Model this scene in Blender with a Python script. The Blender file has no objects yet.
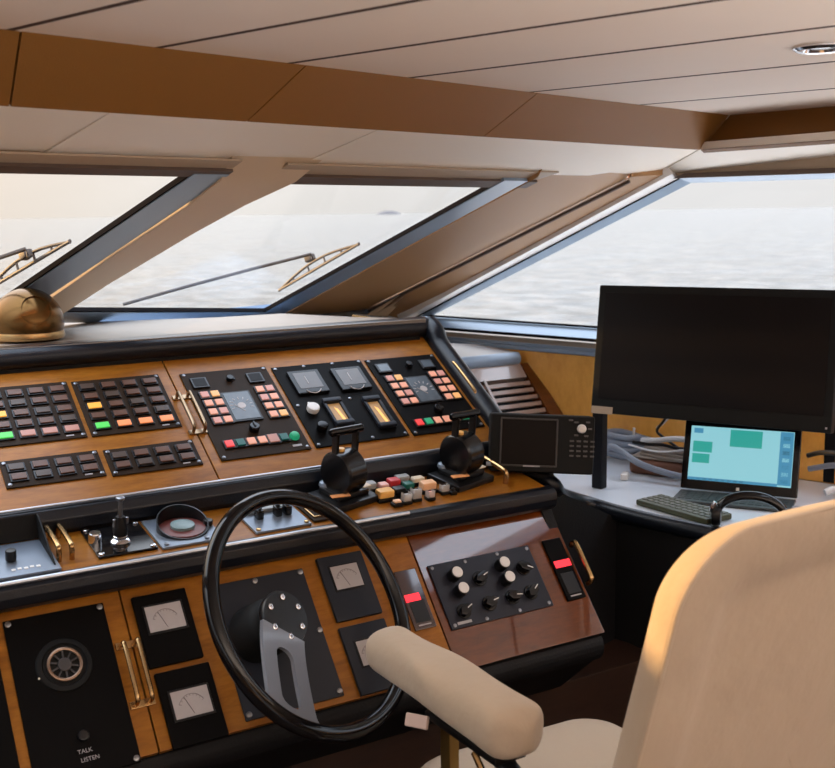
import bpy, bmesh, math, random
from mathutils import Matrix, Vector
R = math.radians
random.seed(7)
scene = bpy.context.scene
COL = scene.collection

# ------------------------------------------------------------------ materials
MATS = {}
def mat(name, color, rough=0.5, metal=0.0, coat=0.0, coat_rough=0.05, emit=None, estr=0.0, spec=0.5, bump=0.0, bscale=60.0, vary=0.0, vscale=8.0, sheen=0.0):
    m = bpy.data.materials.new(name); m.use_nodes = True
    nt = m.node_tree; b = nt.nodes['Principled BSDF']
    b.inputs['Base Color'].default_value = (*color, 1)
    b.inputs['Roughness'].default_value = rough
    b.inputs['Metallic'].default_value = metal
    b.inputs['Coat Weight'].default_value = coat
    b.inputs['Coat Roughness'].default_value = coat_rough
    b.inputs['Specular IOR Level'].default_value = spec
    b.inputs['Sheen Weight'].default_value = sheen
    if emit:
        b.inputs['Emission Color'].default_value = (*emit, 1)
        b.inputs['Emission Strength'].default_value = estr
    if bump or vary:
        tc = nt.nodes.new('ShaderNodeTexCoord')
    if bump:
        n = nt.nodes.new('ShaderNodeTexNoise'); n.inputs['Scale'].default_value = bscale; n.inputs['Detail'].default_value = 4
        nt.links.new(tc.outputs['Object'], n.inputs['Vector'])
        bp = nt.nodes.new('ShaderNodeBump'); bp.inputs['Strength'].default_value = bump; bp.inputs['Distance'].default_value = 0.01
        nt.links.new(n.outputs['Fac'], bp.inputs['Height']); nt.links.new(bp.outputs['Normal'], b.inputs['Normal'])
    if vary:
        n = nt.nodes.new('ShaderNodeTexNoise'); n.inputs['Scale'].default_value = vscale; n.inputs['Detail'].default_value = 5
        nt.links.new(tc.outputs['Object'], n.inputs['Vector'])
        mx = nt.nodes.new('ShaderNodeMix'); mx.data_type = 'RGBA'
        mx.inputs['A'].default_value = (*[c * (1 - vary) for c in color], 1)
        mx.inputs['B'].default_value = (*[min(1, c * (1 + vary)) for c in color], 1)
        nt.links.new(n.outputs['Fac'], mx.inputs['Factor']); nt.links.new(mx.outputs['Result'], b.inputs['Base Color'])
    MATS[name] = m
    return m

def wood_mat(name, c0, c1, stretch=(3, 14, 14), coat=1.0, rough=0.35, coat_rough=0.04):
    m = mat(name, c0, rough=rough, coat=coat, coat_rough=coat_rough)
    nt = m.node_tree; b = nt.nodes['Principled BSDF']
    tc = nt.nodes.new('ShaderNodeTexCoord'); mp = nt.nodes.new('ShaderNodeMapping'); mp.inputs['Scale'].default_value = stretch
    nt.links.new(tc.outputs['Object'], mp.inputs['Vector'])
    n1 = nt.nodes.new('ShaderNodeTexNoise'); n1.inputs['Scale'].default_value = 1.6; n1.inputs['Detail'].default_value = 7; n1.inputs['Distortion'].default_value = 1.2
    n2 = nt.nodes.new('ShaderNodeTexNoise'); n2.inputs['Scale'].default_value = 9.0; n2.inputs['Detail'].default_value = 6; n2.inputs['Roughness'].default_value = 0.7
    for n in (n1, n2): nt.links.new(mp.outputs['Vector'], n.inputs['Vector'])
    mm = nt.nodes.new('ShaderNodeMix'); mm.data_type = 'FLOAT'; mm.inputs['Factor'].default_value = 0.45
    nt.links.new(n1.outputs['Fac'], mm.inputs['A']); nt.links.new(n2.outputs['Fac'], mm.inputs['B'])
    cr = nt.nodes.new('ShaderNodeValToRGB')
    cr.color_ramp.elements[0].position = 0.33; cr.color_ramp.elements[0].color = (*c0, 1)
    cr.color_ramp.elements[1].position = 0.68; cr.color_ramp.elements[1].color = (*c1, 1)
    nt.links.new(mm.outputs['Result'], cr.inputs['Fac']); nt.links.new(cr.outputs['Color'], b.inputs['Base Color'])
    return m

WOOD = wood_mat('burl wood', (0.19, 0.063, 0.005), (0.39, 0.150, 0.015), coat=0.15, coat_rough=0.22)
WOOD.node_tree.nodes['Principled BSDF'].inputs['Specular IOR Level'].default_value = 0.2
WOOD_RED = wood_mat('red varnished wood', (0.072, 0.015, 0.002), (0.15, 0.034, 0.004))
WOOD_RED.node_tree.nodes['Principled BSDF'].inputs['Coat IOR'].default_value = 1.74
WOOD_RED.node_tree.nodes['Principled BSDF'].inputs['Specular IOR Level'].default_value = 0.05
WOOD_GOLD = wood_mat('golden veneer', (0.74, 0.33, 0.055), (0.95, 0.50, 0.11), stretch=(6, 6, 3), coat=0.6)
WOOD_DARK = wood_mat('dark plinth wood', (0.018, 0.008, 0.005), (0.036, 0.015, 0.008), coat=0.1, rough=0.5)
WOOD_LOUVRE = wood_mat('louvre wood', (0.34, 0.22, 0.17), (0.46, 0.31, 0.24), coat=0.5)
LEATHER = mat('black leather', (0.006, 0.008, 0.013), rough=0.28, spec=0.34, bump=0.12, bscale=260)
LEATHER_SKY_SHEEN = mat('sky sheen leather', (0.27, 0.36, 0.48), rough=0.28, bump=0.08, bscale=260)  # blue base stands in for the sky reflected on dark leather
LEATHER_MATT = mat('matt black leather', (0.005, 0.005, 0.006), rough=0.6, spec=0.25, bump=0.12, bscale=200)
DASH_TOP = mat('dash cover', (0.20, 0.175, 0.152), rough=0.36, spec=0.22, bump=0.04, bscale=90)
POD_TOP = mat('side cover', (0.66, 0.63, 0.60), rough=0.25, bump=0.04, bscale=90)  # pale base stands in for bright sky mirrored on dark leather
PLATE = mat('black instrument plate', (0.0035, 0.003, 0.003), rough=0.5, spec=0.06, vary=0.2, vscale=30)
PLATE_WARM_HAZE = mat('warm haze toned plate', (0.026, 0.0155, 0.009), rough=0.5, spec=0.08, vary=0.2, vscale=30)  # black plate tinted brown for the warm haze
PLATE_GREY = mat('slate grey plate', (0.016, 0.019, 0.027), rough=0.42, spec=0.25)
PLATE_SILVER = mat('blue grey metal plate', (0.20, 0.24, 0.30), rough=0.32, metal=0.5)
BLACK = mat('black plastic', (0.005, 0.005, 0.006), rough=0.32, spec=0.35)
BLACK_GLOSS = mat('gloss black', (0.004, 0.004, 0.005), rough=0.10, spec=0.35)
BLACK_MATT = mat('matt black', (0.005, 0.005, 0.005), rough=0.65, spec=0.22)
SCREEN_OFF = mat('dark screen', (0.007, 0.005, 0.005), rough=0.34, spec=0.10)
GREY_RIM = mat('grey bezel line', (0.035, 0.032, 0.032), rough=0.45)
CHROME = mat('chrome', (0.75, 0.76, 0.80), rough=0.14, metal=1.0)
STEEL = mat('brushed steel', (0.24, 0.245, 0.26), rough=0.32, metal=1.0)
ALU = mat('aluminium strip', (0.40, 0.42, 0.46), rough=0.35, metal=0.8)
BRASS = mat('brass', (0.46, 0.29, 0.13), rough=0.25, metal=1.0)
BRONZE = mat('bronze dome', (0.13, 0.064, 0.017), rough=0.24, metal=0.8)
FRAME = mat('blue window metal with sky sheen', (0.27, 0.36, 0.47), rough=0.3, metal=0.25)  # blue grey metal, its base lightened for the sky's reflection
FRAME_PALE = mat('pale window metal', (0.88, 0.87, 0.86), rough=0.3)
SEAL = mat('rubber seal', (0.012, 0.011, 0.012), rough=0.9, spec=0.02)
TRACK = mat('dark blind track', (0.10, 0.065, 0.048), rough=0.5)
FASCIA = mat('tan leatherette', (0.20, 0.079, 0.010), rough=0.55, bump=0.1, bscale=400)
SOFFIT = mat('cream leatherette', (0.90, 0.81, 0.70), rough=0.38, bump=0.08, bscale=300)
PLANK = mat('cream ceiling plank', (0.86, 0.73, 0.63), rough=0.5, vary=0.05, vscale=3)
GROOVE = mat('dark groove', (0.045, 0.018, 0.010), rough=0.8)
PILLAR = mat('beige pillar leatherette', (0.70, 0.53, 0.36), rough=0.42, bump=0.08, bscale=300)
PILLAR_TAN = mat('tan pillar leatherette', (0.37, 0.19, 0.068), rough=0.5, bump=0.1, bscale=300)
TAUPE = mat('taupe strip', (0.42, 0.32, 0.23), rough=0.5)
WALLM = mat('cabin wall lining', (0.55, 0.42, 0.30), rough=0.6)
FLOORM = wood_mat('cabin floor wood', (0.025, 0.012, 0.007), (0.05, 0.022, 0.012), coat=0.15)
COUNTER = mat('pale blue grey counter', (0.62, 0.68, 0.76), rough=0.28, vary=0.05)
CANVAS = mat('cream canvas cover', (0.48, 0.385, 0.29), rough=0.85, bump=0.8, bscale=9, vary=0.04, vscale=5, sheen=0.2)
CANVAS_FOLD = mat('pale canvas', (0.54, 0.45, 0.35), rough=0.85, bump=1.0, bscale=9)
CANVAS_TAG = mat('pink beige tape', (0.62, 0.46, 0.40), rough=0.8)
WHITE_KNOB = mat('white knob', (0.72, 0.70, 0.68), rough=0.35)
GAUGE = mat('gauge face', (0.42, 0.38, 0.37), rough=0.35, vary=0.12, vscale=40)
GAUGE_DIM = mat('dim gauge face', (0.09, 0.08, 0.075), rough=0.3, vary=0.2, vscale=40)
DIAL_BLUE = mat('blue grey dial', (0.085, 0.105, 0.125), rough=0.25, vary=0.4, vscale=45)
GREY_CABLE = mat('grey cable', (0.22, 0.25, 0.31), rough=0.5)
WHITE_CABLE = mat('white cable', (0.66, 0.66, 0.68), rough=0.5)
BROWN = mat('brown leather pouch', (0.16, 0.06, 0.03), rough=0.55)
PAPER = mat('grey paper bundle', (0.26, 0.22, 0.19), rough=0.7)
OLIVE = mat('olive keyboard edge', (0.055, 0.062, 0.032), rough=0.5)
KEYS = mat('dark keys', (0.05, 0.055, 0.055), rough=0.5)
RED_CAP = mat('red cap', (0.50, 0.03, 0.04), rough=0.35)
GREEN_CAP = mat('dark green cap', (0.01, 0.13, 0.10), rough=0.35)
YELLOW_CAP = mat('amber cap', (0.85, 0.48, 0.13), rough=0.4)
ORANGE_CAP = mat('pale orange cap', (0.85, 0.50, 0.28), rough=0.4)
PINK_CAP = mat('pink cap', (0.75, 0.42, 0.38), rough=0.4)
GREY_CAP = mat('grey cap', (0.34, 0.36, 0.37), rough=0.4)
ORANGE_TAG = mat('orange label', (0.80, 0.36, 0.14), rough=0.5)
CREAM_TAG = mat('cream label', (0.70, 0.60, 0.46), rough=0.5)
TEXT = mat('grey lettering', (0.42, 0.40, 0.42), rough=0.5)
KEY_DIM = mat('unlit key', (0.095, 0.036, 0.016), rough=0.45, vary=0.35, vscale=60)
KEY_DARK = mat('dark unlit key', (0.050, 0.026, 0.014), rough=0.45)
def lit(name, c, s, base=None): return mat(name, base or tuple(x * 0.5 for x in c), rough=0.45, emit=c, estr=s)
KEY_GREEN = lit('green lit key', (0.10, 0.75, 0.12), 0.55)
KEY_AMBER = lit('amber lit key', (1.0, 0.45, 0.06), 0.75)
KEY_ORANGE = lit('orange lit key', (1.0, 0.32, 0.12), 0.6)
KEY_PINK = lit('faint pink key', (0.60, 0.28, 0.22), 0.30)
KEY_PEACH = lit('peach lit key', (0.95, 0.42, 0.28), 0.45)
KEY_PEACH2 = lit('orange peach key', (1.0, 0.50, 0.18), 0.55)
KEY_RED = lit('red lit key', (1.0, 0.06, 0.06), 0.55)
KEY_TEAL = lit('teal key', (0.0, 0.12, 0.10), 0.3)
LAMP_GREEN = lit('green lamp', (0.02, 0.42, 0.20), 0.4)
METER_GLOW = lit('amber lit meter', (0.75, 0.40, 0.14), 0.26, (0.32, 0.19, 0.09))
METER_HOT = lit('bright meter needle', (1.0, 0.55, 0.14), 0.9)
RED_DISPLAY = lit('red number display', (1.0, 0.03, 0.05), 1.3)
LCD = lit('bright cyan desktop', (0.36, 0.80, 0.90), 0.72, (0.02, 0.03, 0.03))
LCD_GREEN = lit('green window tile', (0.03, 0.42, 0.36), 0.8, (0.01, 0.02, 0.02))
LCD_BLUE = lit('blue icon', (0.07, 0.33, 0.55), 0.75, (0.01, 0.02, 0.02))
LCD_DARK = lit('dark icon', (0.05, 0.20, 0.30), 0.7, (0.01, 0.02, 0.02))

def glass_mat():
    m = bpy.data.materials.new('window glass'); m.use_nodes = True
    nt = m.node_tree; nt.nodes.clear()
    o = nt.nodes.new('ShaderNodeOutputMaterial'); t = nt.nodes.new('ShaderNodeBsdfTransparent'); g = nt.nodes.new('ShaderNodeBsdfGlossy')
    t.inputs['Color'].default_value = (0.97, 0.98, 0.98, 1); g.inputs['Roughness'].default_value = 0.02
    lw = nt.nodes.new('ShaderNodeLayerWeight'); lw.inputs['Blend'].default_value = 0.5
    pw = nt.nodes.new('ShaderNodeMath'); pw.operation = 'POWER'; pw.inputs[1].default_value = 5.0
    f = nt.nodes.new('ShaderNodeMath'); f.operation = 'MULTIPLY_ADD'; f.inputs[1].default_value = 0.22; f.inputs[2].default_value = 0.015
    nt.links.new(lw.outputs['Facing'], pw.inputs[0]); nt.links.new(pw.outputs[0], f.inputs[0])
    x = nt.nodes.new('ShaderNodeMixShader')
    nt.links.new(f.outputs[0], x.inputs['Fac']); nt.links.new(t.outputs['BSDF'], x.inputs[1]); nt.links.new(g.outputs['BSDF'], x.inputs[2])
    nt.links.new(x.outputs['Shader'], o.inputs['Surface'])
    return m
GLASS = glass_mat()
CLEAR_CAP = mat('clear button guard', (0.75, 0.72, 0.70), rough=0.2); CLEAR_CAP.node_tree.nodes['Principled BSDF'].inputs['Alpha'].default_value = 0.35

def sea_mat():
    m = mat('sea water', (0.28, 0.27, 0.255), rough=0.16, spec=0.5, vary=0.0)
    nt = m.node_tree; b = nt.nodes['Principled BSDF']; b.inputs['IOR'].default_value = 1.33
    tc = nt.nodes.new('ShaderNodeTexCoord')
    def nz(s, d, st):
        mp = nt.nodes.new('ShaderNodeMapping'); mp.inputs['Scale'].default_value = st; mp.inputs['Rotation'].default_value = (0, 0, R(25))
        n = nt.nodes.new('ShaderNodeTexNoise'); n.inputs['Scale'].default_value = s; n.inputs['Detail'].default_value = d; n.inputs['Roughness'].default_value = 0.55
        nt.links.new(tc.outputs['Object'], mp.inputs['Vector']); nt.links.new(mp.outputs['Vector'], n.inputs['Vector']); return n
    a = nz(0.55, 5, (1, 0.7, 1)); c = nz(0.11, 3, (1, 0.6, 1))
    ad = nt.nodes.new('ShaderNodeMath'); ad.operation = 'MULTIPLY_ADD'; ad.inputs[1].default_value = 2.2
    nt.links.new(c.outputs['Fac'], ad.inputs[0]); nt.links.new(a.outputs['Fac'], ad.inputs[2])
    bp = nt.nodes.new('ShaderNodeBump'); bp.inputs['Strength'].default_value = 1.0; bp.inputs['Distance'].default_value = 0.8
    nt.links.new(ad.outputs[0], bp.inputs['Height']); nt.links.new(bp.outputs['Normal'], b.inputs['Normal'])
    k = nz(1.0, 6, (1, 0.6, 1)); cr = nt.nodes.new('ShaderNodeValToRGB')
    cr.color_ramp.elements[0].position = 0.36; cr.color_ramp.elements[0].color = (0.075, 0.073, 0.069, 1)
    cr.color_ramp.elements[1].position = 0.66; cr.color_ramp.elements[1].color = (0.22, 0.208, 0.19, 1)
    nt.links.new(k.outputs['Fac'], cr.inputs['Fac']); nt.links.new(cr.outputs['Color'], b.inputs['Base Color'])
    return m
SEA = sea_mat()
ISLAND = mat('hazy island', (0.17, 0.16, 0.165), rough=1.0, spec=0.0)

# ------------------------------------------------------------------ mesh builder
def flat_normals(o):
    w = o.modifiers.new('weighted normals', 'WEIGHTED_NORMAL'); w.keep_sharp = True; w.weight = 60
class MB:
    """Collects solids in one bmesh; build() links them as ONE mesh object."""
    def __init__(self): self.bm = bmesh.new(); self.slot = 0
    def _add(self, verts, faces, M=None):
        vs = [self.bm.verts.new((M @ Vector(v)) if M is not None else Vector(v)) for v in verts]
        for f in faces:
            try:
                fc = self.bm.faces.new([vs[i] for i in f]); fc.material_index = self.slot
            except ValueError: pass
        return vs
    def merge(self, tmp, M=None):
        tmp.verts.index_update()
        self._add([v.co.copy() for v in tmp.verts], [[v.index for v in f.verts] for f in tmp.faces], M); tmp.free()
    def box(self, c, s, bevel=0.0, M=None, seg=2):
        t = bmesh.new(); bmesh.ops.create_cube(t, size=1.0)
        for v in t.verts: v.co = Vector((c[0] + v.co.x * s[0], c[1] + v.co.y * s[1], c[2] + v.co.z * s[2]))
        if bevel > 0: bmesh.ops.bevel(t, geom=list(t.edges), offset=min(bevel, 0.49 * min(s)), segments=seg, affect='EDGES', profile=0.5)
        self.merge(t, M); return self
    def prism(self, poly, z0, z1, M=None, bevel=0.0):
        """polygon (x,y) extruded from z0 to z1"""
        t = bmesh.new()
        lo = [t.verts.new((x, y, z0)) for x, y in poly]; hi = [t.verts.new((x, y, z1)) for x, y in poly]
        n = len(poly)
        t.faces.new(lo[::-1]); t.faces.new(hi)
        for i in range(n): t.faces.new([lo[i], lo[(i + 1) % n], hi[(i + 1) % n], hi[i]])
        bmesh.ops.recalc_face_normals(t, faces=list(t.faces))
        if bevel > 0: bmesh.ops.bevel(t, geom=list(t.edges), offset=bevel, segments=2, affect='EDGES', profile=0.5)
        self.merge(t, M); return self
    def slab(self, pts, off):
        """closed polygon of 3-D points thickened by the vector off"""
        off = Vector(off); lo = [Vector(p) for p in pts]; hi = [p + off for p in lo]; n = len(lo)
        t = bmesh.new(); a = [t.verts.new(p) for p in lo]; b = [t.verts.new(p) for p in hi]
        t.faces.new(a[::-1]); t.faces.new(b)
        for i in range(n): t.faces.new([a[i], a[(i + 1) % n], b[(i + 1) % n], b[i]])
        bmesh.ops.recalc_face_normals(t, faces=list(t.faces))
        self.merge(t); return self
    def lathe(self, prof, seg=32, M=None, cap=True):
        """(r,z) profile turned round local z"""
        V = []; F = []
        for r, z in prof:
            for i in range(seg):
                a = 2 * math.pi * i / seg; V.append((r * math.cos(a), r * math.sin(a), z))
        for j in range(len(prof) - 1):
            for i in range(seg):
                k = (i + 1) % seg; F.append([j * seg + i, j * seg + k, (j + 1) * seg + k, (j + 1) * seg + i])
        if cap:
            F.append(list(range(seg))[::-1]); F.append([(len(prof) - 1) * seg + i for i in range(seg)])
        self._add(V, F, M); return self
    def cyl(self, r, z0, z1, seg=24, M=None, bevel=0.0):
        b = bevel
        prof = [(r, z0), (r, z1)] if b <= 0 else [(r - b, z0), (r - .3 * b, z0 + .3 * b), (r, z0 + b), (r, z1 - b), (r - .3 * b, z1 - .3 * b), (r - b, z1)]
        return self.lathe(prof, seg, M)
    def tube(self, pts, r, seg=10, closed=False, M=None, flat=1.0):
        pts = [Vector(p) for p in pts]; n = len(pts); rr = r if isinstance(r, (list, tuple)) else [r] * n
        T = []
        for i in range(n):
            a = pts[(i - 1) % n] if (closed or i > 0) else pts[i]; b = pts[(i + 1) % n] if (closed or i < n - 1) else pts[i]
            T.append((b - a).normalized())
        u = T[0].orthogonal().normalized(); V = []; F = []
        for i in range(n):
            u = (u - T[i] * u.dot(T[i])).normalized(); w = T[i].cross(u)
            for k in range(seg):
                an = 2 * math.pi * k / seg; V.append(pts[i] + (u * math.cos(an) + w * math.sin(an) * flat) * rr[i])
        for i in range(n if closed else n - 1):
            j = (i + 1) % n
            for k in range(seg):
                l = (k + 1) % seg; F.append([i * seg + k, i * seg + l, j * seg + l, j * seg + k])
        if not closed: F += [list(range(seg))[::-1], [(n - 1) * seg + k for k in range(seg)]]
        self._add(V, F, M); return self
    def loft(self, rings, cap=True, M=None):
        n = len(rings[0]); V = [p for r in rings for p in r]; F = []
        for j in range(len(rings) - 1):
            for i in range(n):
                k = (i + 1) % n; F.append([j * n + i, j * n + k, (j + 1) * n + k, (j + 1) * n + i])
        if cap: F += [list(range(n))[::-1], [(len(rings) - 1) * n + i for i in range(n)]]
        self._add(V, F, M); return self
    def mesh(self, name, mats, angle=35, keep=False):
        if not keep: bmesh.ops.recalc_face_normals(self.bm, faces=list(self.bm.faces))
        if not keep and self.bm.calc_volume(signed=True) < 0: bmesh.ops.reverse_faces(self.bm, faces=list(self.bm.faces))
        me = bpy.data.meshes.new(name); self.bm.to_mesh(me); self.bm.free()
        for m in (mats if isinstance(mats, (list, tuple)) else [mats]): me.materials.append(m)
        for p in me.polygons: p.use_smooth = True
        me.set_sharp_from_angle(angle=R(angle))
        return me
    def build(self, name, mats, parent=None, label=None, angle=35, keep=False):
        o = bpy.data.objects.new(name, self.mesh(name, mats, angle, keep)); COL.objects.link(o); flat_normals(o)
        if parent is not None: o.parent = parent
        if label: o['label'] = label
        return o

def frame(o, x, y, z):
    M = Matrix.Identity(4)
    for i, v in enumerate((x, y, z, o)):
        v = Vector(v)
        for k in range(3): M[k][i] = v[k]
    return M
def tr(x=0, y=0, z=0): return Matrix.Translation((x, y, z))
def rx(a): return Matrix.Rotation(R(a), 4, 'X')
def ry(a): return Matrix.Rotation(R(a), 4, 'Y')
def rz(a): return Matrix.Rotation(R(a), 4, 'Z')
def thing(name, label, cat, M=None, group=None):
    o = bpy.data.objects.new(name, None); o.empty_display_size = 0.05; COL.objects.link(o)
    if M is not None: o.matrix_world = M
    o['label'] = label; o['category'] = cat
    if group: o['group'] = group
    return o
def tag(o, label, cat, group=None, kind=None):
    o['label'] = label; o['category'] = cat
    if group: o['group'] = group
    if kind: o['kind'] = kind
    return o
def struct(o, label, cat): return tag(o, label, cat, None, 'structure')
def smooth_path(pts, n=8):
    """Catmull-Rom through 3-D points"""
    P = [Vector(p) for p in pts]; P = [P[0] * 2 - P[1]] + P + [P[-1] * 2 - P[-2]]; out = []
    for i in range(1, len(P) - 2):
        for k in range(n):
            t = k / n
            out.append(0.5 * ((2 * P[i]) + (P[i + 1] - P[i - 1]) * t + (2 * P[i - 1] - 5 * P[i] + 4 * P[i + 1] - P[i + 2]) * t * t + (-P[i - 1] + 3 * P[i] - 3 * P[i + 1] + P[i + 2]) * t ** 3))
    out.append(P[-2]); return out

# ------------------------------------------------------------------ the frames of the place
# X runs along the helm console to starboard, Y ahead, Z up.  The cabin itself is turned 16.8 degrees against the console.
PS = R(16.8)
US = Vector((math.cos(PS), math.sin(PS), 0)); VS = Vector((-math.sin(PS), math.cos(PS), 0)); UP = Vector((0, 0, 1))
def S(u, v, z): return US * u + VS * v + UP * z
SHIP = frame((0, 0, 0), US, VS, UP)
WT, WN = Vector((0, -0.9278, 0.3730)), Vector((0, 0.3730, 0.9278))      # raked windscreen: up the slope, outward (cabin frame)
def WS(u, t, h=0.0):
    p = Vector((0, 2.8, 1.30)) + WT * t + WN * h
    return S(u, p.y, p.z)
# sloping faces of the console
EU, EL = R(33), R(50)
RU, RL = Vector((0, 2.544, 1.2634)), Vector((0, 1.8238, 0.6583))
def upper(u, s, n=0.0): return frame(RU + Vector((u, s * math.cos(EU) - n * math.sin(EU), s * math.sin(EU) + n * math.cos(EU))), (1, 0, 0), (0, math.cos(EU), math.sin(EU)), (0, -math.sin(EU), math.cos(EU)))
def lower(u, s, n=0.0): return frame(RL + Vector((u, s * math.cos(EL) - n * math.sin(EL), s * math.sin(EL) + n * math.cos(EL))), (1, 0, 0), (0, math.cos(EL), math.sin(EL)), (0, -math.sin(EL), math.cos(EL)))
ELG = math.atan2(0.03, 0.175)
def ledge(u, s, n=0.0, turn=0.0): return frame(Vector((u, 2.015 + s * math.cos(ELG) - n * math.sin(ELG), 0.955 + s * math.sin(ELG) + n * math.cos(ELG))), (1, 0, 0), (0, math.cos(ELG), math.sin(ELG)), (0, -math.sin(ELG), math.cos(ELG))) @ rz(turn)

# ------------------------------------------------------------------ camera
cam = bpy.data.cameras.new('camera'); camo = bpy.data.objects.new('camera', cam); COL.objects.link(camo)
th, pitch, roll = R(58.6), R(8.78), math.atan(0.014)
fh = Vector((math.cos(th), math.sin(th), 0)); rt = Vector((math.sin(th), -math.cos(th), 0))
fw = fh * math.cos(pitch) - UP * math.sin(pitch); uc = UP * math.cos(pitch) + fh * math.sin(pitch)
r2 = rt * math.cos(roll) - uc * math.sin(roll); u2 = uc * math.cos(roll) + rt * math.sin(roll)
camo.matrix_world = frame((0, 0, 1.6), r2, u2, -fw)
cam.sensor_width = 36; cam.lens = 36 * 1110 / 835; cam.clip_start = 0.02; cam.clip_end = 20000
cam.dof.use_dof = True; cam.dof.focus_distance = 2.35; cam.dof.aperture_fstop = 7.0
scene.camera = camo

# ------------------------------------------------------------------ sky, sun, sea
SUN_DIR = (VS * math.cos(R(8.8)) * math.cos(R(12)) - US * math.cos(R(8.8)) * math.sin(R(12)) + UP * math.sin(R(8.8))).normalized()
def make_world():
    w = bpy.data.worlds.new('evening sky'); scene.world = w; w.use_nodes = True
    nt = w.node_tree; nt.nodes.clear()
    out = nt.nodes.new('ShaderNodeOutputWorld'); bg = nt.nodes.new('ShaderNodeBackground'); nt.links.new(bg.outputs[0], out.inputs[0])
    tc = nt.nodes.new('ShaderNodeTexCoord')
    sp = nt.nodes.new('ShaderNodeSeparateXYZ'); nt.links.new(tc.outputs['Generated'], sp.inputs[0])
    el = nt.nodes.new('ShaderNodeValToRGB'); nt.links.new(sp.outputs['Z'], el.inputs['Fac'])
    e = el.color_ramp.elements
    e[0].position = 0.0; e[0].color = (0.80, 0.76, 0.735, 1)
    e[1].position = 1.0; e[1].color = (3.8, 4.2, 4.9, 1)
    for p, c in ((0.06, (0.86, 0.81, 0.78, 1)), (0.25, (1.35, 1.35, 1.40, 1)), (0.6, (3.1, 3.3, 3.7, 1))):
        n = e.new(p); n.color = c
    # towards the sun warm, away from it cool
    d = nt.nodes.new('ShaderNodeVectorMath'); d.operation = 'DOT_PRODUCT'; d.inputs[1].default_value = SUN_DIR
    nt.links.new(tc.outputs['Generated'], d.inputs[0])
    az = nt.nodes.new('ShaderNodeValToRGB'); nt.links.new(d.outputs['Value'], az.inputs['Fac'])
    a = az.color_ramp.elements
    a[0].position = 0.0; a[0].color = (0.90, 0.925, 0.96, 1); a[1].position = 1.0; a[1].color = (1.9, 1.35, 0.8, 1)
    for p, c in ((0.40, (0.90, 0.925, 0.955, 1)), (0.64, (1.0, 0.99, 0.97, 1)), (0.78, (1.03, 0.94, 0.84, 1)), (0.93, (1.35, 1.12, 0.85, 1))):
        n = a.new(p); n.color = c
    mx = nt.nodes.new('ShaderNodeMix'); mx.data_type = 'RGBA'; mx.blend_type = 'MULTIPLY'; mx.inputs['Factor'].default_value = 1.0
    nt.links.new(el.outputs['Color'], mx.inputs['A']); nt.links.new(az.outputs['Color'], mx.inputs['B'])
    nt.links.new(mx.outputs['Result'], bg.inputs['Color']); bg.inputs['Strength'].default_value = 1.2
make_world()
sun = bpy.data.lights.new('sun', 'SUN'); sun.energy = 8.5; sun.color = (1.0, 0.56, 0.20); sun.angle = R(1.5)
suno = bpy.data.objects.new('sun', sun); COL.objects.link(suno)
suno.matrix_world = Matrix.Translation(S(0, 8, 3)) @ SUN_DIR.to_track_quat('Z', 'Y').to_matrix().to_4x4()

def area(name, loc, target, sx, sy, power, color):
    l = bpy.data.lights.new(name, 'AREA'); l.shape = 'RECTANGLE'; l.size = sx; l.size_y = sy; l.energy = power; l.color = color
    o = bpy.data.objects.new(name, l); COL.objects.link(o)
    o.matrix_world = Matrix.Translation(loc) @ (Vector(loc) - Vector(target)).to_track_quat('Z', 'Y').to_matrix().to_4x4()
    return o
# unseen fill lamp, added behind the camera to brighten the ceiling
area('ceiling_fill', S(1.1, -0.65, 1.26), S(1.1, -0.65, 3.0), 3.4, 0.9, 80, (1.0, 0.94, 0.89))

mb = MB(); mb._add([(-9000, -9000, -2.2), (9000, -9000, -2.2), (9000, 9000, -2.2), (-9000, 9000, -2.2)], [[0, 1, 2, 3]])
struct(mb.build('sea', SEA), 'calm pale sea outside the windows', 'sea')
# unseen white decks, added below the sight lines to throw the sky's light up through the windows
GEL = mat('white gelcoat', (0.84, 0.82, 0.79), rough=0.45)
mb = MB(); mb.slab([S(-1.9, 2.98, 1.12), S(3.1, 2.98, 1.12), S(2.3, 6.0, 0.85), S(0.9, 8.6, 0.60), S(0.3, 8.6, 0.60), S(-1.1, 6.0, 0.85)], (0, 0, -0.05))
struct(mb.build('foredeck_reflector', GEL), 'unseen white deck added ahead of the windscreen to reflect sky light', 'deck')
mb = MB(); mb.slab([S(3.17, -4.0, 0.98), S(4.3, -4.0, 0.98), S(4.3, 2.2, 1.0), S(3.17, 3.0, 1.0)], (0, 0, -0.05))
struct(mb.build('side_deck_reflector', GEL), 'unseen white side deck added outside the starboard window to reflect sky light', 'deck')
# island on the horizon
mb = MB(); rings = []
dirv = Vector((math.cos(th + R(1.35)), math.sin(th + R(1.35)), 0)); side = Vector((-dirv.y, dirv.x, 0)); ctr = dirv * 3000
for j in range(5):
    f = j / 4
    rings.append([ctr + side * (34 * math.cos(a) * (1 - .75 * f ** 2)) + dirv * (14 * math.sin(a) * (1 - .75 * f ** 2)) + UP * (-2.5 + (8.5 + 1.6 * math.sin(3 * a)) * f) for a in [2 * math.pi * i / 20 for i in range(20)]])
mb.loft(rings); tag(mb.build('island', ISLAND), 'small low island on the hazy sea horizon', 'island')

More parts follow.
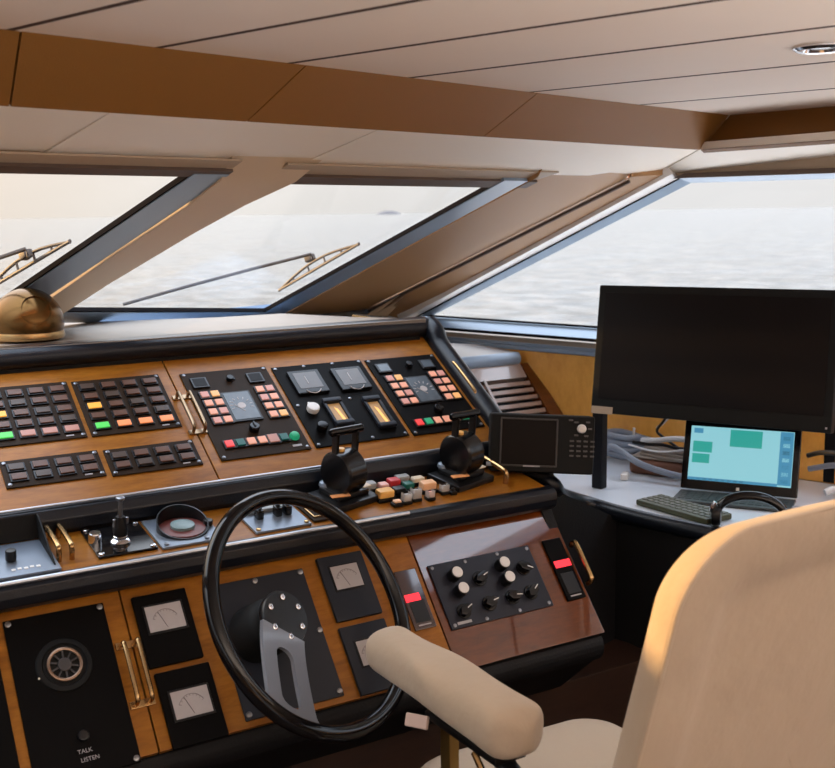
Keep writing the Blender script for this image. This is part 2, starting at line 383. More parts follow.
# ------------------------------------------------------------------ cabin shell
def poly_ship(pts): return [S(*p) for p in pts]
mb = MB(); mb.slab(poly_ship([(-1.9, -2.6, -0.06), (3.1, -2.6, -0.06), (3.1, 2.95, -0.06), (-1.9, 2.95, -0.06)]), (0, 0, 0.06))
struct(mb.build('floor', FLOORM), 'dark brown wooden cabin floor', 'floor')

# ceiling of fore-and-aft planks with dark grooves; an unseen hatch is added to starboard for its reflection on the red wood
mb = MB(); mb.slot = 0
lines = [-1.95, -1.65, -1.40, -1.16, -0.92, -0.67, -0.42, -0.18, 0.07, 0.32, 0.57, 0.825, 1.072, 1.345, 1.658, 2.055, 2.515, 3.15]
g = 0.0055
HU0, HU1, HV0, HV1 = 2.14, 2.84, 0.62, 0.842
def plank(u0, u1, v0, v1):
    if u1 - u0 > 0.012: mb.box(((u0 + u1) / 2, (v0 + v1) / 2, 1.875), (u1 - u0, v1 - v0, 0.03), M=SHIP)
for a, b in zip(lines[:-1], lines[1:]):
    a += g; b -= g
    if b < HU0 or a > HU1: plank(a, b, -2.62, 1.60)
    else:
        plank(a, b, -2.62, HV0); plank(a, b, HV1, 1.60)
        if a < HU0: plank(a, HU0, HV0, HV1)
        if b > HU1: plank(HU1, b, HV0, HV1)
mb.slot = 1
for u in lines[1:-1]:
    if HU0 - .02 < u < HU1 + .02: spans = ((-2.62, HV0), (HV1, 1.60))
    else: spans = ((-2.62, 1.60),)
    for v0, v1 in spans: mb.box((u, (v0 + v1) / 2, 1.8645), (2 * g + 0.001, v1 - v0, 0.010), M=SHIP)
for (u0, u1, v0, v1) in ((-1.95, HU0, -2.62, 1.9), (HU1, 3.15, -2.62, 1.9), (HU0, HU1, -2.62, HV0), (HU0, HU1, HV1, 1.9)):
    mb.box(((u0 + u1) / 2, (v0 + v1) / 2, 1.90), (u1 - u0, v1 - v0, 0.026), M=SHIP)
struct(mb.build('ceiling', [PLANK, GROOVE]), 'cream plank ceiling with dark fore-and-aft grooves', 'ceiling')
o = bpy.data.objects.new('window_5', None); COL.objects.link(o); struct(o, 'unseen square deck hatch added in the ceiling over the starboard counter', 'window')
mb = MB()
for (u0, u1, v0, v1) in ((HU0 - .01, HU0 + .02, HV0, HV1), (HU1 - .02, HU1 + .01, HV0, HV1), (HU0, HU1, HV0 - .01, HV0 + .02), (HU0, HU1, HV1 - .02, HV1 + .01)):
    mb.box(((u0 + u1) / 2, (v0 + v1) / 2, 1.905), (u1 - u0, v1 - v0, 0.075), M=SHIP)
mb.build('window_frame', ALU, o)
mb = MB(); mb.box(((HU0 + HU1) / 2, (HV0 + HV1) / 2, 1.93), (HU1 - HU0, HV1 - HV0, 0.006), M=SHIP); mb.build('window_pane', GLASS, o)

# soffit: tan fascia panels in front, cream lining below, round the cabin
def fascia(tops, bots, name, label):
    m = MB()
    for (a, b, c, d) in zip(tops[:-1], tops[1:], bots[1:], bots[:-1]):
        A, B, C, D = S(*a), S(*b), S(*c), S(*d)
        e = (B - A).normalized() * 0.0018
        nrm = (B - A).cross(D - A).normalized()
        if nrm.dot(Vector((0, 0, 1.6)) - A) > 0: nrm = -nrm
        m.slab([A + e, B - e, C - e, D + e], nrm * 0.018)
    return struct(m.build(name, FASCIA), label, 'soffit')
fascia([(-1.95, 1.49, 1.862), (0.841, 1.49, 1.862), (1.385, 1.488, 1.862), (2.085, 1.488, 1.862), (2.99, 1.475, 1.862)],
       [(-1.95, 1.590, 1.765), (0.868, 1.585, 1.765), (1.318, 1.579, 1.765), (1.990, 1.572, 1.765), (2.948, 1.543, 1.765)], 'trim_1', 'tan padded fascia of the soffit over the windscreen')
fascia([(2.99, 1.475, 1.862), (2.955, 1.162, 1.862), (2.90, -0.6, 1.862), (2.90, -2.6, 1.862)],
       [(2.948, 1.543, 1.765), (2.835, 1.106, 1.766), (2.70, -0.6, 1.77), (2.68, -2.6, 1.77)], 'trim_2', 'tan padded fascia of the soffit over the starboard window')
mb = MB()
U0 = [(-1.95, 1.045), (1.048, 1.665), (1.668, 2.96)]
for (a, b) in U0:
    fv = lambda u: 1.597 if u < 0.868 else (1.597 - (u - 0.868) * 0.0124 if u < 1.99 else 1.583 - (u - 1.99) * 0.0303)
    va, vb = fv(a), fv(b)
    mb.slab([S(a, va, 1.767), S(b, vb, 1.767), S(b + (0.14 if b > 2.9 else 0), 1.86 if b < 2.9 else 1.80, 1.700), S(a, 1.86, 1.697)], (0, 0.006, 0.02))
struct(mb.build('trim_3', SOFFIT), 'cream underside of the soffit over the windscreen', 'soffit')
mb = MB()
mb.slab([S(2.948, 1.543, 1.767), S(2.835, 1.106, 1.768), S(3.13, 1.106, 1.742), S(3.13, 1.80, 1.70)], (0, 0, 0.02))
mb.slab([S(2.835, 1.106, 1.768), S(2.70, -0.6, 1.772), S(2.68, -2.6, 1.772), S(3.13, -2.6, 1.745), S(3.13, 1.106, 1.742)], (0, 0, 0.02))
struct(mb.build('trim_4', SOFFIT), 'cream underside of the soffit over the starboard window', 'soffit')
# deckhead above the windscreen closes the shell
mb = MB()
mb.slab([S(-1.95, 1.82, 1.700), S(3.3, 1.82, 1.705), S(3.3, 1.87, 1.72), S(-1.95, 1.87, 1.72)], (0, 0, 0.24))
mb.slab([S(-1.95, 1.50, 1.92), S(3.3, 1.50, 1.92), S(3.3, 1.87, 1.92), S(-1.95, 1.87, 1.92)], (0, 0, 0.03))
mb.slab([S(3.13, -2.62, 1.80), S(3.16, -2.62, 1.80), S(3.16, 1.87, 1.80), S(3.13, 1.87, 1.80)], (0, 0, 0.15))
struct(mb.build('wall_front', PILLAR_TAN), 'tan lining above the windscreen', 'wall')

# windscreen frames and panes
def ws_strip(m, pts, h0, h1):
    """polygon (u,t) on the raked windscreen plane between two distances from the glass"""
    m.slab([WS(u, t, h0) for u, t in pts], WS(0, 0, h1) - WS(0, 0, h0))
def windscreen(n, glass, frames, rails, label, dark=(), head=()):
    o = bpy.data.objects.new('window_%d' % n, None); COL.objects.link(o); struct(o, label, 'window')
    m = MB(); ws_strip(m, glass, 0.0, 0.006); m.build('window_pane', GLASS, o)
    m = MB()
    for p in frames: ws_strip(m, p, -0.012, 0.001)
    m.build('window_frame', FRAME, o)
    m = MB()
    for p in dark: ws_strip(m, p, -0.010, 0.001)
    if dark: m.build('window_seal', SEAL, o)
    m = MB()
    for p in rails: ws_strip(m, p, -0.010, 0.001)
    m.build('blind_track', TRACK, o)
    if head:
        m = MB()
        for p in head: ws_strip(m, p, -0.003, 0.001)
        m.build('head_board', TAUPE, o)  # left and centre panes: taupe carries the cream underside's shaded tone
    return o
windscreen(1, [(-1.2, -.02), (0.26, -.02), (0.30, 1.04), (-0.9, 1.04)],
           [[(0.26, -.06), (0.36, -.06), (0.40, 1.05), (0.30, 1.05)], [(-1.3, -.07), (0.36, -.07), (0.36, 0.0), (-1.3, 0.0)], [(-1.3, -.06), (-1.2, -.06), (-0.9, 1.05), (-1.0, 1.05)]],
           [[(-1.1, 1.038), (0.42, 1.038), (0.42, 1.066), (-1.1, 1.066)]], 'port pane of the raked windscreen', head=[[(-1.1, 1.06), (0.42, 1.06), (0.42, 1.10), (-1.1, 1.10)]])
windscreen(2, [(0.50, -.02), (1.31, -.02), (1.38, 1.04), (0.55, 1.04)],
           [[(1.312, -.06), (1.418, -.06), (1.468, 1.05), (1.380, 1.05)], [(0.42, -.07), (1.42, -.07), (1.42, 0.0), (0.42, 0.0)], [(0.44, -.06), (0.50, -.06), (0.55, 1.05), (0.49, 1.05)]],
           [[(0.42, 1.036), (1.47, 1.034), (1.47, 1.064), (0.42, 1.066)]], 'centre pane of the raked windscreen, left of the beige pillar',
           dark=[[(1.306, -.02), (1.312, -.02), (1.380, 1.04), (1.374, 1.04)]], head=[[(0.42, 1.06), (1.47, 1.06), (1.47, 1.10), (0.42, 1.10)]])
windscreen(3, [(1.50, .16), (2.395, -.045), (2.385, 1.04), (1.60, 1.04)],
           [[(2.402, -.12), (2.515, -.12), (2.500, 1.05), (2.395, 1.05)], [(1.46, .110), (2.515, -.150), (2.515, -.052), (1.46, .190)]],
           [[(1.60, 1.005), (2.56, 0.998), (2.56, 1.040), (1.60, 1.045)]], 'starboard pane of the raked windscreen, between the beige pillar and the tan corner pillar',
           dark=[[(2.395, -.02), (2.402, -.02), (2.395, 1.04), (2.389, 1.04)], [(1.48, .186), (2.42, -.030), (2.42, -.022), (1.48, .196)]],
           head=[[(1.60, 1.040), (2.56, 1.036), (2.60, 1.090), (1.60, 1.090)]])
# pillars
mb = MB(); PH = lambda t: -0.016 if t < 1.03 else -0.016 + (t - 1.03) * 0.36
mb.slab([WS(u, t, PH(t)) for u, t in [(1.425, -.12), (1.548, -.12), (1.552, 0.17), (1.560, .40), (1.592, 0.733), (1.620, .90), (1.665, 1.03), (1.72, 1.14), (1.445, 1.14), (1.458, 1.03), (1.466, .90), (1.452, .60)]], WS(0, 0, 0.018) - WS(0, 0, 0))
struct(mb.build('trim_5', PILLAR), 'beige padded pillar between the windscreen panes', 'pillar')
mb = MB(); ws_strip(mb, [(0.365, -.12), (0.435, -.12), (0.48, 1.165), (0.405, 1.165)], -0.016, 0.002)
struct(mb.build('trim_6', PILLAR), 'beige padded pillar by the port windscreen pane', 'pillar')
mb = MB()
PT = lambda t: -0.014 if t < 1.08 else -0.014 + (t - 1.08) * 0.6
mb.slab([WS(u, t, PT(t)) for u, t in [(2.52, -.14), (2.958, -.14), (2.958, 1.08), (2.958, 1.16), (2.505, 1.16), (2.505, 1.08)]], WS(0, 0, 0.02) - WS(0, 0, 0))
struct(mb.build('trim_7', PILLAR_TAN), 'tan padded corner pillar beside the starboard windscreen pane', 'pillar')
mb = MB()
a0, a1 = WS(2.962, -.14, -0.014), WS(2.962, 1.10, -0.014)
b0, b1 = S(3.10, 2.86, 1.197), S(3.10, 1.715, 1.705)
mb.slab([a0, a1, b1, b0], US * 0.03 + VS * 0.03)
mb.slab([b1, S(3.1, 1.715, 1.76), a1 + UP * 0.04, a1], US * 0.03 + VS * 0.03)
struct(mb.build('trim_8', PILLAR_TAN), 'tan padded corner pillar beside the side window', 'pillar')

mb = MB(); mb.tube([WS(2.960, -.13, -0.024), WS(2.960, 1.09, -0.024)], 0.006, 8)
struct(mb.build('trim_12', TRACK), 'dark seam down the tan corner pillar', 'seam')
mb = MB()
for k, (du, dt) in enumerate(((0, .02), (.05, -.01), (.09, -.05))):
    a = WS(2.93 + du, .07 + dt, -0.03); mb.loft([[a + Vector((.004, .004, .002)), a - Vector((.004, .004, .002)), a + Vector((.002, -.004, .003))], [WS(2.90 + du, -.10, -0.05), WS(2.96 + du, -.10, -0.03), WS(2.93 + du, -.11, -0.07)]])
struct(mb.build('trim_13', PILLAR), 'folded beige fabric at the foot of the corner pillar', 'trim')
# starboard side window, parallel to the keel
o = bpy.data.objects.new('window_4', None); COL.objects.link(o); struct(o, 'long starboard side window with raked front edge', 'window')
def side_poly(m, pts, d0, d1): m.slab([S(3.10 + d0, v, z) for v, z in pts], US * (d1 - d0))
def SW_(v, z, u=3.10): return S(u, v * u / 3.10, 1.6 + (z - 1.6) * u / 3.10)      # the same sight line, nearer or farther
def strip_between(m, a, b, off):
    '''band between two 3-D polylines, thickened'''
    for k in range(len(a) - 1): m.slab([a[k], a[k + 1], b[k + 1], b[k]], off)
mb = MB(); mb.slab([SW_(2.72, 1.212, 3.14), SW_(1.66, 1.680, 3.14), SW_(-1.5, 1.672, 3.14), SW_(-1.5, 1.212, 3.14)], US * 0.006); mb.build('window_pane', GLASS, o)
OUT = US * 0.03
def line_(pts, u): return [SW_(v, z, u) for v, z in pts]
mb = MB()
strip_between(mb, line_([(2.775, 1.212), (1.688, 1.692)], 3.108), line_([(2.700, 1.218), (1.650, 1.677)], 3.14), VS * 0.02 + UP * 0.03)
strip_between(mb, line_([(2.80, 1.178), (-1.5, 1.178)], 3.075), line_([(2.72, 1.219), (-1.5, 1.216)], 3.14), UP * -0.008)
strip_between(mb, line_([(1.69, 1.692), (-1.5, 1.688)], 3.095), line_([(1.65, 1.677), (-1.5, 1.671)], 3.14), UP * 0.03)
mb.build('window_frame', FRAME, o)
mb = MB()
strip_between(mb, line_([(2.858, 1.194), (1.715, 1.706)], 3.068), line_([(2.775, 1.212), (1.688, 1.692)], 3.108), VS * 0.02 + UP * 0.03)
mb.build('window_bead', FRAME_PALE, o)
mb = MB()
mb.tube(line_([(2.775, 1.211), (1.688, 1.692)], 3.106), 0.0025, 8); mb.tube(line_([(2.72, 1.2205), (-1.5, 1.2175)], 3.132), 0.004, 8); mb.tube(line_([(2.80, 1.176), (-1.5, 1.176)], 3.074), 0.005, 8)
mb.build('window_seal', SEAL, o)
mb = MB(); side_poly(mb, [(1.70, 1.692), (1.66, 1.706), (-1.5, 1.704), (-1.5, 1.690)], -0.024, 0.02); mb.build('blind_track', TRACK, o)
# wall below and above that window
mb = MB()
side_poly(mb, [(1.72, 1.70), (1.66, 1.765), (-2.6, 1.765), (-2.6, 1.70)], -0.006, 0.05)
side_poly(mb, [(2.95, 0.0), (2.95, 1.165), (-2.6, 1.165), (-2.6, 0.0)], 0.004, 0.05)
side_poly(mb, [(-1.5, 1.15), (-1.5, 1.72), (-2.6, 1.72), (-2.6, 1.15)], 0.004, 0.05)
struct(mb.build('wall_right', TAUPE), 'taupe starboard wall round the side window', 'wall')
mb = MB(); side_poly(mb, [(2.83, 1.116), (2.83, 1.150), (-2.6, 1.150), (-2.6, 1.116)], -0.028, 0.003)
t = mb.bm; bmesh.ops.bevel(t, geom=list(t.edges), offset=0.012, segments=3, affect='EDGES')
struct(mb.build('trim_9', LEATHER_SKY_SHEEN), 'padded sill with sky sheen in its blue colour under the side window', 'sill')
mb = MB(); side_poly(mb, [(2.40, 0.82), (2.40, 1.124), (-2.6, 1.124), (-2.6, 0.82)], -0.018, 0.003)
struct(mb.build('trim_10', WOOD_GOLD), 'golden wood panel on the wall under the side window sill', 'wall panel')
# closing walls that the photograph does not show: port side with windows, aft with a wide doorway
mb = MB()
def wbox(m, u0, u1, v0, v1, z0, z1): m.box(((u0 + u1) / 2, (v0 + v1) / 2, (z0 + z1) / 2), (u1 - u0, v1 - v0, z1 - z0), M=SHIP)
wbox(mb, -1.98, -1.9, -2.62, 2.95, 0, 1.12); wbox(mb, -1.98, -1.9, -2.62, 2.0, 1.70, 1.90); wbox(mb, -1.98, -1.9, -2.62, -1.2, 1.12, 1.70)
struct(mb.build('wall_left', WALLM), 'port wall with long window opening', 'wall')
mb = MB(); wbox(mb, -1.98, -0.1, -2.70, -2.62, 0, 1.90); wbox(mb, 0.9, 3.15, -2.70, -2.62, 0, 1.90)
struct(mb.build('wall_back', WALLM), 'aft wall with wide open doorway', 'wall')
mb = MB(); wbox(mb, -1.9, 3.1, 2.93, 3.0, 0, 1.22)
mb.slab([WS(-1.9, -.08, 0), WS(3.1, -.08, 0), WS(3.1, -.16, 0), WS(-1.9, -.16, 0)], (0, 0, 0.03))
mb.slab([S(-1.9, 2.40, 1.225), S(1.75, 2.40, 1.225), S(2.5, 2.75, 1.225), S(3.09, 2.80, 1.16), S(3.09, 2.94, 1.225), S(-1.9, 2.94, 1.225)], (0, 0, 0.02))
struct(mb.build('trim_11', LEATHER_SKY_SHEEN), 'dark padded deck between the console and the windscreen', 'sill')

# downlight at the upper right
T = thing('ceiling_downlight', 'small round chrome downlight in the cream ceiling', 'ceiling light', Matrix.Translation(S(1.845, 0.752, 1.859)) @ rx(180))
mb = MB(); mb.lathe([(0.046, 0.0), (0.046, 0.003), (0.040, 0.007), (0.032, 0.006), (0.029, 0.001)], 40); mb.build('trim_ring', CHROME, T)
mb = MB(); mb.lathe([(0.029, 0.0005), (0.024, 0.003), (0.012, 0.0045), (0.003, 0.005)], 32); mb.build('lens', mat('smoky lens', (0.16, 0.17, 0.20), rough=0.1, coat=0.5), T)

WIPER = mat('weathered wiper metal', (0.06, 0.045, 0.035), rough=0.5)
# wipers outside the glass
def wiper(label, arm, blade, joint):
    T = thing('windscreen_wiper', label, 'wiper', None, 'windscreen wipers')
    H = 0.018
    m = MB(); m.tube([WS(u, t, H) for u, t in arm], [0.0048] * (len(arm) - 1) + [0.004]); m.build('wiper_arm', WIPER, T)
    b0, b1 = blade; P = [WS(b0[0] + (b1[0] - b0[0]) * k / 10, b0[1] + (b1[1] - b0[1]) * k / 10, 0.012) for k in range(11)]
    m = MB(); m.tube(P, 0.006, flat=0.7); m.build('wiper_blade', WIPER, T)
    m = MB(); Q = [WS(b0[0] + (b1[0] - b0[0]) * k / 10, b0[1] + (b1[1] - b0[1]) * k / 10, 0.010 + 0.026 * math.sin(math.pi * k / 10)) for k in range(11)]
    m.tube(Q, 0.004)
    for k in (2, 4, 6, 8): m.tube([P[k], Q[k]], 0.003)
    m.box((0, 0, 0), (0.022, 0.03, 0.02), 0.004, M=Matrix.Translation(WS(joint[0], joint[1], 0.03)) @ SHIP @ rx(-22)); m.build('blade_carrier', WIPER, T)
    return T
def uv(u, v): return (u + 0.024, (2.8 - v - 0.036) / 0.9278)
wiper('wiper parked on the starboard windscreen pane, seen between the two pillars', [uv(1.765, 2.67), uv(1.90, 2.555), uv(2.05, 2.44), uv(2.19, 2.345), uv(2.235, 2.385)], (uv(2.317, 2.636), uv(2.305, 2.264)), uv(2.25, 2.41))
wiper('wiper on the windscreen pane at the left edge, behind the bronze dome', [uv(0.88, 2.62), uv(1.02, 2.48), uv(1.14, 2.34), uv(1.232, 2.225), uv(1.262, 2.27)], (uv(1.255, 2.46), uv(1.309, 2.174)), uv(1.27, 2.29))

# ------------------------------------------------------------------ helm console
CON = thing('helm_console', 'wide helm console of burl wood and black leather behind the steering wheel', 'console', Matrix.Translation((0.6, 2.3, 0)))
CINV = Matrix.Translation((-0.6, -2.3, 0))
def cpart(m, name, mats, label=None, angle=35):
    for v in m.bm.verts: v.co = CINV @ v.co
    return m.build(name, mats, CON, label, angle)
UL, UR = -0.75, 1.575
YZX = Matrix(((0, 0, 1, 0), (1, 0, 0, 0), (0, 1, 0, 0), (0, 0, 0, 1)))      # (y,z) profile extruded along x
def profile(m, pts, u0, u1, bevel=0.0): m.prism(pts, u0, u1, M=YZX, bevel=bevel)
def arc(cx, cz, r, a0, a1, n=10, kx=1.0): return [(cx + kx * r * math.cos(R(a0 + (a1 - a0) * i / n)), cz + r * math.sin(R(a0 + (a1 - a0) * i / n))) for i in range(n + 1)]
def face_slab(fr, u0, u1, s0, s1, th_, m, bevel=0.0015): m.box(((u0 + u1) / 2, (s0 + s1) / 2, -th_ / 2), (u1 - u0, s1 - s0, th_), bevel, M=fr(0, 0, 0))
for i, (a, b) in enumerate(((UL, 0.842), (0.845, UR))):
    m = MB(); face_slab(upper, a, b, -0.412, 0.012, 0.018, m); cpart(m, 'upper_panel', WOOD)
for a, b, w in ((UL, 0.564, WOOD), (0.567, 1.202, WOOD), (1.205, 1.60, WOOD_RED)):
    m = MB(); face_slab(lower, a, b, 0.0, 0.322, 0.018, m); cpart(m, 'lower_panel', w)
# carcass under the panels
m = MB(); profile(m, [(1.85, 0.64), (2.03, 0.88), (2.03, 0.93), (2.19, 0.965), (2.22, 1.02), (2.54, 1.235), (2.54, 1.29), (2.95, 1.29), (2.95, 0.47), (2.02, 0.47), (1.98, 0.62)], UL, 1.56)
cpart(m, 'carcass', BLACK_MATT)
# black leather roll along the top, silver grey cover behind it
m = MB(); profile(m, [(2.548, 1.268)] + arc(2.553, 1.292, 0.026, 250, 90, 12) + [(2.60, 1.317), (2.60, 1.268)], UL, 1.60, 0.002); cpart(m, 'top_roll', LEATHER)
m = MB(); m.slab([(UL, 2.552, 1.3165), (1.575, 2.532, 1.3165), (1.47, 2.75, 1.3125), (1.375, 3.02, 1.309), (1.18, 3.03, 1.309), (0.77, 3.155, 1.309), (UL, 3.60, 1.309)], (0, 0, -0.018)); cpart(m, 'top_cover', DASH_TOP)
# right-hand end trim along the slope
m = MB()
P = smooth_path([(1.600, 2.56, 1.298), (1.600, 2.525, 1.280)] + [tuple(upper(1.600, s, 0.008).translation) for s in (-0.05, -0.15, -0.25, -0.35, -0.40)] + [(1.600, 2.185, 0.995)], 4)
m.tube(P, 0.026, 14); cpart(m, 'end_roll', LEATHER)
m = MB(); profile(m, [(2.17, 0.95), (2.20, 1.03), (2.54, 1.25), (2.60, 1.30), (2.95, 1.30), (2.95, 0.0), (2.25, 0.0), (2.06, 0.6), (1.86, 0.66), (2.02, 0.90), (2.02, 0.945)], 1.572, 1.602, 0.003); cpart(m, 'end_panel', LEATHER_MATT)
# bolster between the ledge and the upper panel
m = MB(); profile(m, [(2.185, 0.975), (2.172, 0.992), (2.170, 1.015), (2.180, 1.034), (2.202, 1.0405), (2.23, 1.04), (2.23, 0.975)], UL, 1.585, 0.003); cpart(m, 'bolster', LEATHER)
m = MB(); m.tube([(UL, 2.188, 1.041), (1.585, 2.188, 1.041)], 0.0028, 8); cpart(m, 'bolster_piping', ALU)
# ledge and its rolled front lip
m = MB(); m.box(((UL + 1.585) / 2, 0.085, -0.008), (1.585 - UL, 0.18, 0.016), 0.001, M=ledge(0, 0, 0)); cpart(m, 'ledge', WOOD)
m = MB(); profile(m, [(2.035, 0.902), (2.012, 0.903), (2.000, 0.913), (1.996, 0.930), (1.999, 0.946), (2.008, 0.954), (2.02, 0.9565), (2.035, 0.957), (2.045, 0.94), (2.045, 0.902)], UL, 1.60, 0.002); cpart(m, 'front_lip', LEATHER)
m = MB(); m.tube([(UL, 2.0085, 0.9555), (1.20, 2.0085, 0.9555)], 0.0045, 8); cpart(m, 'lip_highlight_strip', ALU)  # metal edging that also draws the bright highlight along the lip
# leather kick roll under the lower panel, dark plinth below
m = MB(); profile(m, [(1.832, 0.657)] + arc(1.86, 0.62, 0.036, 135, 260, 8) + [(1.98, 0.47), (2.02, 0.47), (2.02, 0.66)], UL, 1.60, 0.002); cpart(m, 'kick_roll', LEATHER_MATT)
m = MB(); profile(m, [(2.0, 0.0), (2.0, 0.466), (2.22, 0.466), (2.22, 0.0)], UL, 1.93, 0.003); cpart(m, 'plinth', WOOD_DARK)
# grab handles of brass
def handle(fr, u, s0, s1, du=0.0, hgt=0.028, r=0.0045, two=True, name='grab_handle', mt=None):
    m = MB()
    for k in ((-0.5, 0.5) if two else (0,)):
        uu = u + k * 0.026
        pts = smooth_path([(uu, s0, 0), (uu, s0, hgt * .7), (uu + du * .1, s0 + (s1 - s0) * .12, hgt), (uu + du * .9, s0 + (s1 - s0) * .88, hgt), (uu + du, s1, hgt * .7), (uu + du, s1, 0)], 5)
        m.tube(pts, r, 10, M=fr(0, 0, 0))
    if two:
        for s in (s0, s1): m.box((u + (du if s == s1 else 0), s, 0.002), (0.046, 0.014, 0.004), 0.001, M=fr(0, 0, 0))
    return cpart(m, name, mt or BRASS)
OLDBRASS = mat('tarnished brass', (0.30, 0.21, 0.13), rough=0.3, metal=1.0)
handle(upper, 0.848, -0.258, -0.140, r=0.0038, hgt=0.022, mt=OLDBRASS)
handle(lower, 0.557, 0.092, 0.205)
handle(upper, 1.585, -0.262, -0.135, two=False)
handle(lower, 1.612, 0.118, 0.215, two=False, r=0.006, hgt=0.022)
for u in (0.468, 0.492): handle(ledge, u, 0.050, 0.150, two=False, r=0.005, hgt=0.030)
handle(ledge, 1.505, 0.06, 0.185, two=False, r=0.0065, hgt=0.03)
handle(lower, 1.118, 0.150, 0.215, two=False, r=0.005, hgt=0.022, mt=BLACK)

# ------------------------------------------------------------------ instrument panels on the upper slope
def screws(T, w, h, inset=0.008, extra=()):
    for x, y in [(inset, -inset), (w - inset, -inset), (inset, -h + inset), (w - inset, -h + inset)] + list(extra):
        m = MB(); m.lathe([(0.0042, 0.004), (0.0042, 0.0058), (0.002, 0.0068)], 12, M=tr(x, y)); m.build('screw', STEEL, T)
def plate(T, w, h, mt, th_=0.004):
    m = MB(); m.box((w / 2, -h / 2, th_ / 2 + 0.0003), (w, h, th_ - 0.0003), 0.0012); return m.build('face_plate', mt, T)
_cache = {}
def share(key, maker, T, name, x, y, z=0.0, label=None):
    if key not in _cache: _cache[key] = maker()
    o = bpy.data.objects.new(name, _cache[key]); COL.objects.link(o); flat_normals(o); o.parent = T; o.location = (x, y, z)
    if label: o['label'] = label
    return o
def key_mesh(w, h, mt):
    def f():
        m = MB(); m.box((0, 0, 0.002), (w + 0.007, h + 0.007, 0.004), 0.001); m.slot = 1
        m.box((0, 0, 0.0052), (w, h, 0.0036), 0.0012)
        return m.mesh('button', [BLACK, mt])
    return f
def key(T, x, y, w, h, mt, label=None): return share(('key', w, h, mt.name), key_mesh(w, h, mt), T, 'button', x, y, 0.004, label)

def button_panel(u, s, w, h, rows, cols, lab, colours, group):
    T = thing('switch_panel', lab, 'switch panel', upper(u, s), group)
    plate(T, w, h, PLATE_WARM_HAZE); screws(T, w, h)
    px_, py_ = w / (cols + 0.02), h / (rows + 0.42)
    for r_ in range(rows):
        for c in range(cols):
            mt, lb = colours.get((r_, c), (KEY_DIM if (r_ * 3 + c * 5) % 4 else KEY_DARK, None))
            key(T, w * 0.5 + (c - (cols - 1) / 2) * w * 0.238, -h * 0.5 - (r_ - (rows - 1) / 2) * h * (0.178 if rows > 3 else 0.36), 0.029, 0.0165, mt, lb)
    m = MB(); m.box((w - 0.035, -h + 0.009, 0.0045), (0.016, 0.003, 0.001)); m.build('maker_mark', TEXT, T)
    return T
G1 = 'switch panels on the left of the upper console'
button_panel(0.418, -0.051, 0.190, 0.184, 5, 4, 'large switch panel at the left photo edge with mostly unlit keys and pink bottom row', {(4, 0): (KEY_GREEN, 'green lit button'), (4, 1): (KEY_PINK, 'pink lit button'), (4, 2): (KEY_PINK, 'pink lit button'), (4, 3): (KEY_PINK, 'pink lit button'), (2, 0): (KEY_AMBER, 'amber lit button')}, G1)
button_panel(0.617, -0.054, 0.200, 0.182, 5, 4, 'large switch panel with one amber key and green and orange keys in its bottom row', {(2, 0): (KEY_AMBER, 'amber lit button'), (4, 0): (KEY_GREEN, 'green lit button'), (4, 1): (KEY_ORANGE, 'orange lit button'), (4, 2): (KEY_ORANGE, 'orange lit button'), (4, 3): (KEY_ORANGE, 'orange lit button')}, G1)
button_panel(0.418, -0.278, 0.198, 0.077, 2, 4, 'small two-row switch panel below the panel at the left photo edge', {}, G1)
button_panel(0.627, -0.281, 0.197, 0.079, 2, 4, 'small two-row switch panel below the panel with the orange keys', {}, G1)

